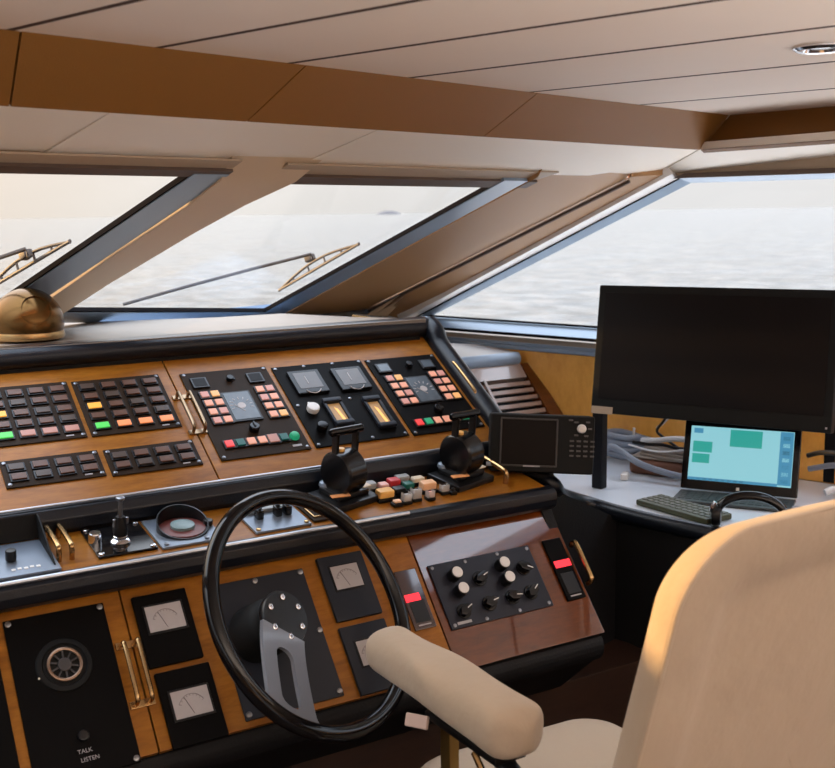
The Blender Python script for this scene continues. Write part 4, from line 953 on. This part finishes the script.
# bronze dome on the console top
T = thing('dome_compass', 'bronze dome with round opening standing on the left console top', 'compass', Matrix.Translation((0.577, 2.70, 1.3166)) @ rz(0))
m = MB(); m.lathe([(0.072, 0.0), (0.080, 0.004), (0.082, 0.012), (0.080, 0.020), (0.076, 0.023)], 48); m.build('base_ring', BRASS, T)
prof = [(0.0815 * math.cos(R(a)), 0.040 + 0.0815 * math.sin(R(a))) for a in range(-14, 90, 4)] + [(0.0015, 0.1215)]
m = MB(); m.lathe(prof, 56); dm = m.build('dome', BRONZE, T)
dv = (Vector((0.085, -0.99, 0.51))).normalized(); Q = dv.to_track_quat('Z', 'Y').to_matrix().to_4x4()
m = MB(); m.lathe([(0.036, 0.066), (0.0375, 0.076), (0.034, 0.078), (0.031, 0.073), (0.030, 0.068)], 36, M=tr(0, 0, 0.040) @ Q); m.build('opening_rim', BRONZE, dm)
m = MB(); m.lathe([(0.030, 0.070), (0.024, 0.0755), (0.012, 0.079), (0.002, 0.080)], 36, M=tr(0, 0, 0.040) @ Q); m.build('opening_glass', mat('dark bronze glass', (0.05, 0.026, 0.010), rough=0.3), dm, 'dark round opening')

# ------------------------------------------------------------------ starboard side: counter, vent pod
T = thing('side_counter', 'pale topped side counter with black padded front along the starboard wall', 'counter', Matrix.Translation(S(2.75, 1.0, 0)) @ rz(16.8))
def sc(m, name, mt, lab=None):
    I = T.matrix_world.inverted()
    for v in m.bm.verts: v.co = I @ v.co
    return m.build(name, mt, T, lab)
m = MB(); m.slab(poly_ship([(2.445, -2.3, 0.80), (3.075, -2.3, 0.80), (3.075, 2.15, 0.80), (2.30, 2.15, 0.80), (2.445, 1.72, 0.80)]), (0, 0, 0.02)); sc(m, 'worktop', COUNTER)
m = MB(); m.slab(poly_ship([(2.455, -2.3, 0.0), (2.485, -2.3, 0.0), (2.485, 1.70, 0.0), (2.455, 1.70, 0.0)]), (0, 0, 0.80)); sc(m, 'front', LEATHER_MATT)
m = MB(); P = smooth_path([S(2.455, -2.3, 0.805), S(2.455, 0.6, 0.805), S(2.455, 1.25, 0.806), S(2.453, 1.46, 0.812), S(2.44, 1.57, 0.826), Vector((1.79, 2.20, 0.862)), Vector((1.715, 2.14, 0.897)), Vector((1.66, 2.09, 0.935)), Vector((1.645, 2.13, 0.955)), Vector((1.635, 2.20, 0.962)), Vector((1.63, 2.27, 0.966))], 6)
m.tube(P, 0.021, 14); sc(m, 'edge_roll', LEATHER)
m = MB(); m.slab([Vector((1.60, 2.04, 0.02)), Vector((1.60, 2.04, 0.93)), Vector((1.66, 2.09, 0.925)), Vector((1.79, 2.20, 0.85)), S(2.455, 1.50, 0.80), S(2.455, 1.50, 0.02)], US * 0.02 + VS * 0.03); sc(m, 'corner_panel', LEATHER_MATT)

T = thing('vent_pod', 'slatted wooden air vent box right of the console, under the side window', 'air vent', Matrix.Translation((1.95, 3.0, 0.83)))
VO = Vector((1.95, 3.0, 0.83))
def vp_(m, name, mt, lab=None):
    for v in m.bm.verts: v.co -= VO
    return m.build(name, mt, T, lab)
EV = R(46.8)
vd = Vector((0, math.cos(EV), math.sin(EV))); vn = Vector((0, -math.sin(EV), math.cos(EV)))
V0 = Vector((0, 2.905, 0.930))
def vpt(u, s, n=0.0): return V0 + Vector((u, 0, 0)) + vd * s + vn * n
u_l, u_r0, u_r1 = 1.63, 2.345, 2.318
def vquad(m, u0, u1, s0, s1, n0, n1, v0=None, v1=None):
    m.slab([vpt(u0, s0, n0), vpt(u1, s0, n0), vpt(v1 if v1 is not None else u1, s1, n0), vpt(v0 if v0 is not None else u0, s1, n0)], vn * (n1 - n0))
m = MB(); vquad(m, u_l, u_r0 - 0.005, -0.12, 0.205, -0.05, -0.035); vp_(m, 'back_board', BLACK_MATT)
m = MB(); vquad(m, u_r0 - 0.055, u_r0, -0.12, 0.205, -0.035, 0.006, u_r1 - 0.045, u_r1); vp_(m, 'side_frame', WOOD_RED)
m = MB(); vquad(m, u_l, u_r1 - 0.045, 0.150, 0.205, -0.03, 0.002); vp_(m, 'top_rail', mat('pale varnished rail', (0.42, 0.33, 0.29), rough=0.25, coat=0.8))
for k in range(9):
    s0 = 0.135 - 0.0285 * k
    m = MB(); m.slab([vpt(u_l, s0, 0.0), vpt(u_r0 - 0.05, s0, 0.0), vpt(u_r0 - 0.05, s0 - 0.0125, -0.004), vpt(u_l, s0 - 0.0125, -0.004)], vn * -0.006); vp_(m, 'slat', WOOD_LOUVRE)
m = MB(); m.slab([vpt(2.09, 0.15, 0.003), vpt(2.099, 0.15, 0.003), vpt(2.099, -0.12, 0.003), vpt(2.09, -0.12, 0.003)], vn * 0.005); vp_(m, 'cross_bar', mat('pale cross bar', (0.45, 0.38, 0.35), rough=0.35))
m = MB(); P = [(1.60, 3.058, 1.099), (1.8, 3.058, 1.099), (2.27, 3.058, 1.099)]; m.tube(P, 0.023, 14); vp_(m, 'top_roll', LEATHER_SKY_SHEEN)
m = MB(); m.slab([(1.60, 3.06, 1.105), (2.28, 3.06, 1.105), (2.235, 3.25, 1.12), (1.98, 3.45, 1.125), (1.60, 3.50, 1.125)], (0, 0, 0.014)); vp_(m, 'top_cover', POD_TOP)

# ------------------------------------------------------------------ electronics on the counter
# big monitor on two legs
MD = 1.0
def camray(p, d):
    return None
mTL, mTR, mBL, mBR = [Vector((0, 0, 1.6)) + (Vector(p) - Vector((0, 0, 1.6))) * MD for p in ((2.007, 2.330, 1.398), (2.265, 1.757, 1.401), (1.957, 2.299, 1.055), (2.227, 1.718, 1.058))]
mx_ = ((mTR - mTL) + (mBR - mBL)).normalized(); my_ = ((mTL - mBL) + (mTR - mBR)); my_ = (my_ - mx_ * my_.dot(mx_)).normalized(); mz_ = mx_.cross(my_)
mc = (mTL + mTR + mBL + mBR) / 4; MW = ((mTR - mTL).length + (mBR - mBL).length) / 2; MH = ((mTL - mBL).length + (mTR - mBR).length) / 2
T = thing('monitor', 'large black flat monitor, switched off, standing on the side counter', 'monitor', frame(mc, mx_, my_, mz_))
m = MB(); m.box((0, 0, -0.018), (MW, MH, 0.036), 0.004); m.build('housing', BLACK_MATT, T)
m = MB(); m.box((0, 0.010, 0.0005), (MW - 0.040, MH - 0.060, 0.002), 0.0004); m.build('screen', SCREEN_OFF, T)
m = MB(); m.box((-MW / 2 + 0.034, -MH / 2 + 0.008, 0.0015), (0.062, 0.020, 0.003), 0.001); m.build('maker_badge', TAUPE, T, 'taupe badge strip')
m = MB(); m.box((MW / 2 - 0.012, -MH / 2 + 0.012, 0.0008), (0.005, 0.005, 0.0016), 0.0005); m.build('power_lamp', TEXT, T)
I = T.matrix_world.inverted()
for p in ((2.035, 2.352), (2.62, 2.03)):
    top = Vector((p[0], p[1], 0.83)); m = MB()
    q = I @ Vector((p[0], p[1], 1.09)); b = I @ Vector((p[0], p[1], 0.8205))
    fb = rz(16.8)
    for lo, hi, sx, sy in ((0.8206, 1.075, 0.034, 0.030),):
        m.box((0, 0, (lo + hi) / 2), (sy, sx, hi - lo), 0.004, M=I @ Matrix.Translation((p[0], p[1], 0)) @ fb)
    m.build('leg', mat('dark grey leg', (0.008, 0.008, 0.010), rough=0.45, spec=0.2) if 'leg_m' not in globals() else leg_m, T)

# radar display on its bracket
gk = 2.66 / 2.86
gp = [Vector((0, 0, 1.6)) + (Vector(p) - Vector((0, 0, 1.6))) * gk for p in ((1.627, 2.304, 1.084), (1.852, 2.164, 1.071), (1.616, 2.285, 0.942), (1.835, 2.149, 0.928))]
gx = ((gp[1] - gp[0]) + (gp[3] - gp[2])).normalized(); gy = ((gp[0] - gp[2]) + (gp[1] - gp[3])); gy = (gy - gx * gy.dot(gx)).normalized(); gz = gx.cross(gy)
gc = sum(gp, Vector()) / 4; GW, GH = 0.250, 0.140
T = thing('radar_display', 'black radar display with keypad standing between the throttle and the monitor', 'radar display', frame(gc, gx, gy, gz))
m = MB(); m.box((0, 0, -0.035), (GW, GH, 0.07), 0.006); m.box((0, 0, 0.001), (GW - 0.004, GH - 0.004, 0.006), 0.003); m.build('housing', BLACK_MATT, T)
m = MB(); sx_ = -0.033
for (x, y, w_, h_2) in ((sx_, 0.059, 0.136, 0.004), (sx_, -0.053, 0.136, 0.004), (sx_ - 0.067, 0.003, 0.004, 0.112), (sx_ + 0.067, 0.003, 0.004, 0.112)): m.box((x, y, 0.005), (w_, h_2, 0.004), 0.001)
m.build('screen_bezel', GREY_RIM, T)
m = MB(); m.box((sx_, 0.003, 0.004), (0.130, 0.108, 0.002)); m.build('screen', SCREEN_OFF, T)
m = MB(); m.lathe([(0.0108, 0.004), (0.0108, 0.012), (0.009, 0.015), (0.003, 0.016)], 28, M=tr(0.092, 0.040)); m.build('rotary_knob', WHITE_KNOB, T, 'pale round knob')
for r_ in range(4):
    for c in range(4):
        share(('gk',), lambda: MB().box((0, 0, 0.002), (0.010, 0.0042, 0.002), 0.0008).mesh('key', mat('dim key print', (0.09, 0.085, 0.085), rough=0.5)), T, 'key', 0.070 + 0.0165 * c, 0.010 - 0.0118 * r_, 0.003)
for x, y in ((0.066, 0.060), (0.079, 0.055), (0.107, 0.056), (0.112, 0.040), (0.080, 0.024), (0.104, 0.023)):
    share(('gk',), None, T, 'key', x, y, 0.003)
m = MB(); m.box((sx_ + 0.008, -0.0535, 0.0075), (0.040, 0.003, 0.001)); m.build('maker_mark', TEXT, T)
m = MB(); m.box((-0.122, -0.052, 0.0045), (0.022, 0.010, 0.002), 0.002); m.build('power_key', PLATE_SILVER, T)
I = T.matrix_world.inverted()
m = MB(); bz = gc.z - GH / 2
f_ = gc - gx * 0.085 - gz * 0.04; f2 = gc + gx * 0.02 - gz * 0.04
m.tube(smooth_path([f_ + UP * (bz + 0.004 - f_.z), f_ + UP * (bz - 0.012 - f_.z), Vector((1.55, 2.150, 0.990)), Vector((1.545, 2.16, 0.982))], 4), 0.010, 10)
m.tube(smooth_path([f2 + UP * (bz + 0.004 - f2.z), f2 + UP * (bz - 0.02 - f2.z), Vector((1.59, 2.12, 0.975)), Vector((1.55, 2.15, 0.984))], 4), 0.009, 10)
for v in m.bm.verts: v.co = I @ v.co
m.build('bracket', BLACK, T)

# tablet laptop
lTL, lTR, lBL, lBR = None, None, None, None
lo_L, lo_R = Vector((2.190, 2.191, 0.8205)), Vector((2.359, 1.930, 0.8205))
lx = (lo_R - lo_L).normalized(); lb = Vector((lx.y, -lx.x, 0)) * -1.0
if lb.dot(Vector((0, 0, 0)) - lo_L) > 0: lb = -lb            # lb points to the wall, away from the cabin
LW = (lo_R - lo_L).length
T = thing('laptop', 'open black tablet laptop with glowing cyan screen under the monitor', 'laptop', frame((lo_L + lo_R) / 2, lx, lb, UP))
tilt = R(17); LH = 0.190
ly = Vector((0, math.sin(tilt), math.cos(tilt))); lz = Vector((0, -math.cos(tilt), math.sin(tilt)))
SM = frame((0, 0.0, 0.012), (1, 0, 0), ly, lz)
m = MB(); m.box((0, LH / 2, -0.005), (LW, LH, 0.010), 0.003, M=SM); m.build('lid', BLACK_GLOSS, T)
m = MB(); m.box((0, LH / 2 + 0.006, 0.0005), (LW - 0.036, LH - 0.040, 0.0012), M=SM); sc_ = m.build('screen', LCD, T, 'glowing cyan desktop screen')
SW, SH = LW - 0.036, LH - 0.040; sy0 = LH / 2 + 0.006
def tile(x0, x1, y0, y1, mt, nm):        # fractions of the screen
    m = MB(); m.box(((x0 + x1) / 2 * SW - SW / 2, sy0 - SH / 2 + (y0 + y1) / 2 * SH, 0.0014), ((x1 - x0) * SW, (y1 - y0) * SH, 0.0006), M=SM); return m.build(nm, mt, sc_)
tile(0.39, 0.70, 0.66, 0.97, LCD_GREEN, 'window_tile'); tile(0.03, 0.22, 0.52, 0.72, LCD_GREEN, 'window_tile'); tile(0.03, 0.20, 0.32, 0.49, LCD_GREEN, 'window_tile'); tile(0.03, 0.12, 0.87, 0.96, LCD_BLUE, 'window_tile')
tile(0.87, 0.995, 0.03, 0.99, LCD_BLUE, 'side_bar')
for k in range(7): tile(0.90, 0.965, 0.06 + 0.13 * k, 0.13 + 0.13 * k, LCD if k % 2 else LCD_DARK, 'desktop_icon')
tile(0.0, 0.87, 0.0, 0.05, LCD_BLUE, 'task_bar')
for k in range(9): tile(0.03 + 0.06 * k, 0.065 + 0.06 * k, 0.01, 0.045, LCD_DARK, 'task_icon')
m = MB(); m.box((0, 0.010, 0.0005), (0.008, 0.008, 0.0012), 0.0003, M=SM); m.build('home_mark', WHITE_KNOB, T)
m = MB(); m.box((0, -0.06, 0.0046), (LW - 0.004, 0.12, 0.009), 0.003); kb = m.build('keyboard_base', mat('dark grey keyboard base', (0.045, 0.05, 0.052), rough=0.45), T)
m = MB()
for r_ in range(5):
    for c in range(14): m.box((-LW / 2 + 0.024 + c * (LW - 0.048) / 13, -0.022 - 0.018 * r_, 0.0100), (0.017, 0.015, 0.002), 0.0006)
m.build('key_block', KEYS, kb)
m = MB(); m.box((0, 0.055, 0.066), (LW * 0.7, 0.004, 0.135), 0.001, M=tr(0, 0.012, 0) @ rx(-14)); m.build('kickstand', BLACK, T)

T = thing('keyboard', 'olive green slab keyboard lying askew in front of the laptop', 'keyboard', frame((2.045, 2.035, 0.8206), Vector((0.010, -0.235, 0)).normalized(), Vector((0.235, 0.010, 0)).normalized(), UP))
m = MB(); m.box((0, 0, 0.008), (0.245, 0.095, 0.016), 0.004); m.build('case', OLIVE, T)
m = MB()
for r_ in range(4):
    for c in range(12): m.box((-0.108 + c * 0.0196, 0.034 - 0.020 * r_, 0.0168), (0.015, 0.014, 0.0025), 0.0006)
m.build('key_block', mat('olive grey keys', (0.11, 0.115, 0.09), rough=0.5), T)

# headset lying in front of the laptop
T = thing('headphones', 'black headphones lying beside the laptop, arched over the chair top', 'headphones', Matrix.Translation(Vector((2.075, 1.835, 0.8206))) @ rz(-48))
m = MB(); m.tube([(0.082 * math.cos(R(a)), 0.0, 0.030 + 0.052 * math.sin(R(a))) for a in range(0, 181, 10)], 0.0125, 12, flat=0.7); m.build('headband', BLACK_GLOSS, T)
for s_ in (-1, 1):
    m = MB(); m.lathe([(0.018, -0.012), (0.026, -0.010), (0.028, 0.0), (0.026, 0.010), (0.016, 0.013)], 28, M=tr(s_ * 0.082, 0, 0.0285) @ ry(90)); m.build('ear_cup', BLACK, T)
m = MB(); m.tube([(-0.093, -0.010, 0.040), (-0.091, -0.013, 0.052), (-0.084, -0.012, 0.064)], 0.006, 10); m.build('slider', CHROME, T, 'chrome slider')

# cables, hose and clutter behind
def cable(name, lab, cat, pts, r, mt, grp=None, seg=10):
    m = MB(); m.tube(smooth_path(pts, 8), r, seg); return tag(m.build(name, mt), lab, cat, grp)
cable('hose', 'thick grey hose running from the monitor leg to behind the laptop', 'hose', [S(2.80, 1.80, 0.862), S(2.80, 1.765, 0.885), S(2.80, 1.729, 0.902), S(2.80, 1.695, 0.891), S(2.80, 1.647, 0.868), S(2.80, 1.584, 0.854), S(2.80, 1.497, 0.845), S(2.84, 1.40, 0.836)], 0.0095, GREY_CABLE)
m = MB(); P = []
for k in range(96):
    a = 2 * math.pi * k / 26; P.append(S(2.985 + 0.050 * math.cos(a), 1.80 + 0.085 * math.sin(a), 0.833 + 0.020 * k / 26 + 0.004 * math.sin(a * 3)))
m.tube(P, 0.010, 10); tag(m.build('hose_coil', GREY_CABLE), 'coil of blue grey hose on the counter behind the monitor leg', 'hose')
cable('power_cable', 'black cable hanging down behind the monitor onto the clutter', 'cable', [S(2.95, 1.62, 1.06), S(2.93, 1.625, 0.985), S(2.93, 1.653, 0.942), S(2.93, 1.633, 0.923), S(2.93, 1.605, 0.908), S(2.93, 1.575, 0.892)], 0.0042, BLACK)
cable('white_cable', 'white cable end standing up out of the grey hose coil', 'cable', [S(2.96, 1.765, 0.87), S(2.96, 1.753, 0.90), S(2.96, 1.75, 0.932)], 0.0042, WHITE_CABLE)
cable('white_lead', 'white lead hanging beside the black cable behind the monitor', 'cable', [S(2.965, 1.60, 1.06), S(2.955, 1.615, 1.0), S(2.95, 1.638, 0.968), S(2.945, 1.662, 0.944)], 0.0045, WHITE_CABLE)
cable('white_wire', 'thin white wire crossing the clutter left of the laptop', 'cable', [S(2.845, 1.70, 0.905), S(2.845, 1.63, 0.897), S(2.845, 1.575, 0.900), S(2.85, 1.517, 0.912), S(2.87, 1.46, 0.92)], 0.0028, WHITE_CABLE)
cable('grey_wire', 'bundle of pale wires draped left of the laptop screen', 'cable', [S(2.925, 1.70, 0.905), S(2.91, 1.64, 0.915), S(2.905, 1.592, 0.926), S(2.90, 1.547, 0.931), S(2.90, 1.50, 0.925), S(2.91, 1.44, 0.91)], 0.0085, WHITE_CABLE)
cable('dark_cable', 'dark cable lying along the top of the grey papers', 'cable', [S(2.87, 1.70, 0.909), S(2.872, 1.65, 0.908), S(2.874, 1.60, 0.912), S(2.872, 1.55, 0.908), S(2.88, 1.48, 0.913)], 0.005, BLACK)
T = thing('pouch', 'brown leather pouch on the counter left of the laptop', 'pouch', Matrix.Translation(S(2.895, 1.60, 0.8205)) @ rz(16.8 + 8))
m = MB(); m.box((0, 0, 0.024), (0.10, 0.20, 0.048), 0.014, seg=3); m.build('body', BROWN, T)
m = MB(); m.box((0.0, 0.0, 0.0515), (0.092, 0.19, 0.005), 0.002); m.build('flap', PAPER, T)
T = thing('document_stack', 'stack of grey folded papers on the brown pouch', 'papers', Matrix.Translation(S(2.895, 1.585, 0.8748)) @ rz(16.8 - 6))
for k in range(3):
    m = MB(); m.box((0.004 * k, 0.006 * (k % 2), 0.004 + 0.008 * k), (0.09 - .01 * k, 0.16, 0.0075), 0.002); m.build('paper_bundle', PAPER, T)
T = thing('power_plug', 'small white plug lying on the counter in front of the pouch', 'plug', Matrix.Translation(S(2.76, 1.66, 0.8205)) @ rz(40))
m = MB(); m.box((0, 0, 0.010), (0.040, 0.022, 0.020), 0.005); m.build('body', WHITE_KNOB, T)
m = MB(); m.cyl(0.005, 0.019, 0.045, 12, M=tr(0, 0, 0.010) @ ry(90)); m.build('strain_relief', GREY_CAP, T)
cable('black_cable', 'black cable looped between the laptop and the right monitor leg', 'cable', [S(2.90, 1.05, 0.94), S(2.92, 1.10, 0.945), S(2.95, 1.16, 0.935), S(2.96, 1.2, 0.92)], 0.007, BLACK)
cable('pale_cable', 'pale cable looped right of the laptop screen', 'cable', [S(2.92, 0.99, 0.90), S(2.94, 1.06, 0.905), S(2.97, 1.13, 0.90), S(2.97, 1.2, 0.88)], 0.008, GREY_CABLE)
cable('white_plug_lead', 'white plug end right of the laptop screen', 'cable', [S(2.80, 1.085, 0.865), S(2.815, 1.07, 0.872), S(2.825, 1.05, 0.862)], 0.009, WHITE_CABLE)
cable('blue_cable', 'blue grey cable lying on the counter at the right monitor leg', 'cable', [S(2.70, 1.13, 0.832), S(2.74, 1.03, 0.832), S(2.80, 0.93, 0.832), S(2.86, 0.80, 0.832)], 0.011, GREY_CABLE)

# ------------------------------------------------------------------ helm chair
T = thing('helm_chair', 'helm chair in cream canvas covers with its back to the camera', 'chair', Matrix.Translation((1.19, 1.20, 0.0)))
def rr_outline(hw, z0, z1, rt_, rb_, n=16, crown=0.0):
    pts = []
    for (cx_, cz_, r_, a0) in ((hw - rt_, z1 - rt_, rt_, 0), (-hw + rt_, z1 - rt_, rt_, 90), (-hw + rb_, z0 + rb_, rb_, 180), (hw - rb_, z0 + rb_, rb_, 270)):
        for i in range(n + 1):
            a = R(a0 + 90 * i / n); x, z = cx_ + r_ * math.cos(a), cz_ + r_ * math.sin(a)
            pts.append((x, z))
    # points along the straight sides
    out = []
    for i in range(len(pts)):
        a, b = pts[i], pts[(i + 1) % len(pts)]; out.append(a)
        d = math.hypot(b[0] - a[0], b[1] - a[1])
        if d > 0.05:
            for k in range(1, 6): out.append((a[0] + (b[0] - a[0]) * k / 6, a[1] + (b[1] - a[1]) * k / 6))
    return [(x, z + crown * (1 - (x / hw) ** 2) * max(0, (z - z0) / (z1 - z0))) for x, z in out]
LEAN = R(14)
def back_ring(inset, y, zc0=0.60, zc1=1.212, hw=0.262):
    o = rr_outline(hw - inset, zc0 + inset, zc1 - inset, max(0.02, 0.105 - inset * .8), max(0.02, 0.05 - inset * .5), crown=0.012)
    out = []
    for x, z in o:
        taper = 1 - 0.04 * max(0, (z - 0.85) / 0.4) + 0.05 * max(0, (1.05 - z) / 0.4)
        yy = y + (1.235 - z) * math.tan(LEAN) + 0.15 * x * x
        out.append(Vector((x * taper, -0.305 + yy, z)))
    return out
m = MB()
rings = [back_ring(0.20, 0.013), back_ring(0.115, 0.013), back_ring(0.090, 0.011), back_ring(0.072, 0.003), back_ring(0.03, 0.000), back_ring(0.010, 0.000), back_ring(0.003, 0.0012), back_ring(0.0, 0.006), back_ring(0.004, 0.024), back_ring(0.010, 0.042), back_ring(0.022, 0.062), back_ring(0.042, 0.082), back_ring(0.085, 0.098), back_ring(0.18, 0.105)]
m.loft(rings); bk = m.build('backrest', CANVAS, T, angle=60)
md = bk.modifiers.new('sub', 'SUBSURF'); md.levels = 1; md.render_levels = 2
m = MB(); m.tube(back_ring(0.004, 0.0035), 0.0032, 8, closed=True); m.build('backrest_piping', CANVAS, bk)
# seat cushion
m = MB()
def seat_ring(inset, z): return [Vector((x, y, z + 0.006 * math.sin(9 * x) * math.sin(11 * y))) for x, y in rr_outline(0.235 - inset, -0.20 + inset, 0.455 - inset, 0.07, 0.05)]
m.loft([seat_ring(0.06, 0.475), seat_ring(0.01, 0.48), seat_ring(0.0, 0.50), seat_ring(-0.004, 0.545), seat_ring(0.004, 0.585), seat_ring(0.03, 0.606), seat_ring(0.09, 0.612)]); st = m.build('seat', CANVAS_FOLD, T, angle=60)
md = st.modifiers.new('sub', 'SUBSURF'); md.levels = 1; md.render_levels = 2
# armrest
m = MB(); rings = []
N = 26
for i in range(N + 1):
    f = i / N; y = 0.025 + f * 0.445
    endk = min(1, (1 - abs(2 * f - 1)) * 5.5) ; k = math.sqrt(max(0.0, 1 - (1 - endk) ** 2)) if endk < 1 else 1
    k = max(k, 0.12)
    w_ = 0.054 * k * (1 - 0.16 * f) ; h_3 = 0.043 * (0.35 + 0.65 * k) * (1 - 0.10 * f)
    zc = 0.832 + 0.006 * math.sin(f * 3.1)
    ring = []
    for j in range(24):
        a = 2 * math.pi * j / 24; c, s_ = math.cos(a), math.sin(a)
        x = w_ * math.copysign(abs(c) ** 0.7, c); z = h_3 * math.copysign(abs(s_) ** 0.75, s_)
        x += 0.0016 * math.sin(9 * f + 2 * a + 4 * f * f) ; z += 0.0018 * math.sin(11 * f + 3 * a)
        ring.append(Vector((-0.26 + x, y + 0.0, zc + z)))
    rings.append(ring)
m.loft(rings); ar = m.build('armrest', CANVAS, T, angle=70)
md = ar.modifiers.new('sub', 'SUBSURF'); md.levels = 1; md.render_levels = 2
m = MB(); m.box((-0.262, 0.165, 0.787), (0.06, 0.20, 0.014), 0.004); m.tube([(-0.262, 0.10, 0.780), (-0.262, 0.02, 0.745), (-0.262, -0.08, 0.70)], 0.016, 12); m.build('arm_bracket', BLACK, ar)
m = MB(); m.box((-0.262, 0.235, 0.62), (0.020, 0.030, 0.34), 0.004); m.build('arm_post', mat('dark brass post', (0.32, 0.21, 0.07), rough=0.3, metal=0.9), T, 'brass arm post')
m = MB(); m.tube([(-0.285, 0.13, 0.775), (-0.288, 0.08, 0.735), (-0.288, 0.06, 0.70)], 0.006, 8); m.build('arm_catch', BRASS, ar)
m = MB(); m.box((0, 0, 0), (0.006, 0.062, 0.022), 0.0025, M=tr(-0.300, 0.275, 0.772) @ ry(20) @ rx(-15)); m.build('cover_tie', CANVAS_TAG, ar, 'pink beige cover tie')
m = MB(); m.box((0, 0.1, 0.462), (0.40, 0.50, 0.02), 0.005); m.box((0, -0.16, 0.56), (0.30, 0.02, 0.20), 0.005, M=None); m.build('seat_frame', STEEL, T)
m = MB(); m.cyl(0.045, 0.02, 0.455, 28, M=tr(0, 0.1)); m.lathe([(0.20, 0.0), (0.20, 0.012), (0.08, 0.03), (0.05, 0.05)], 40, M=tr(0, 0.1)); m.build('pedestal', STEEL, T)

# ------------------------------------------------------------------ view
scene.view_settings.view_transform = 'Standard'; scene.view_settings.look = 'None'
scene.view_settings.exposure = 0.0; scene.view_settings.gamma = 1.0; scene.view_settings.use_curve_mapping = False
scene.cycles.max_bounces = 10; scene.cycles.diffuse_bounces = 5; scene.cycles.transparent_max_bounces = 12
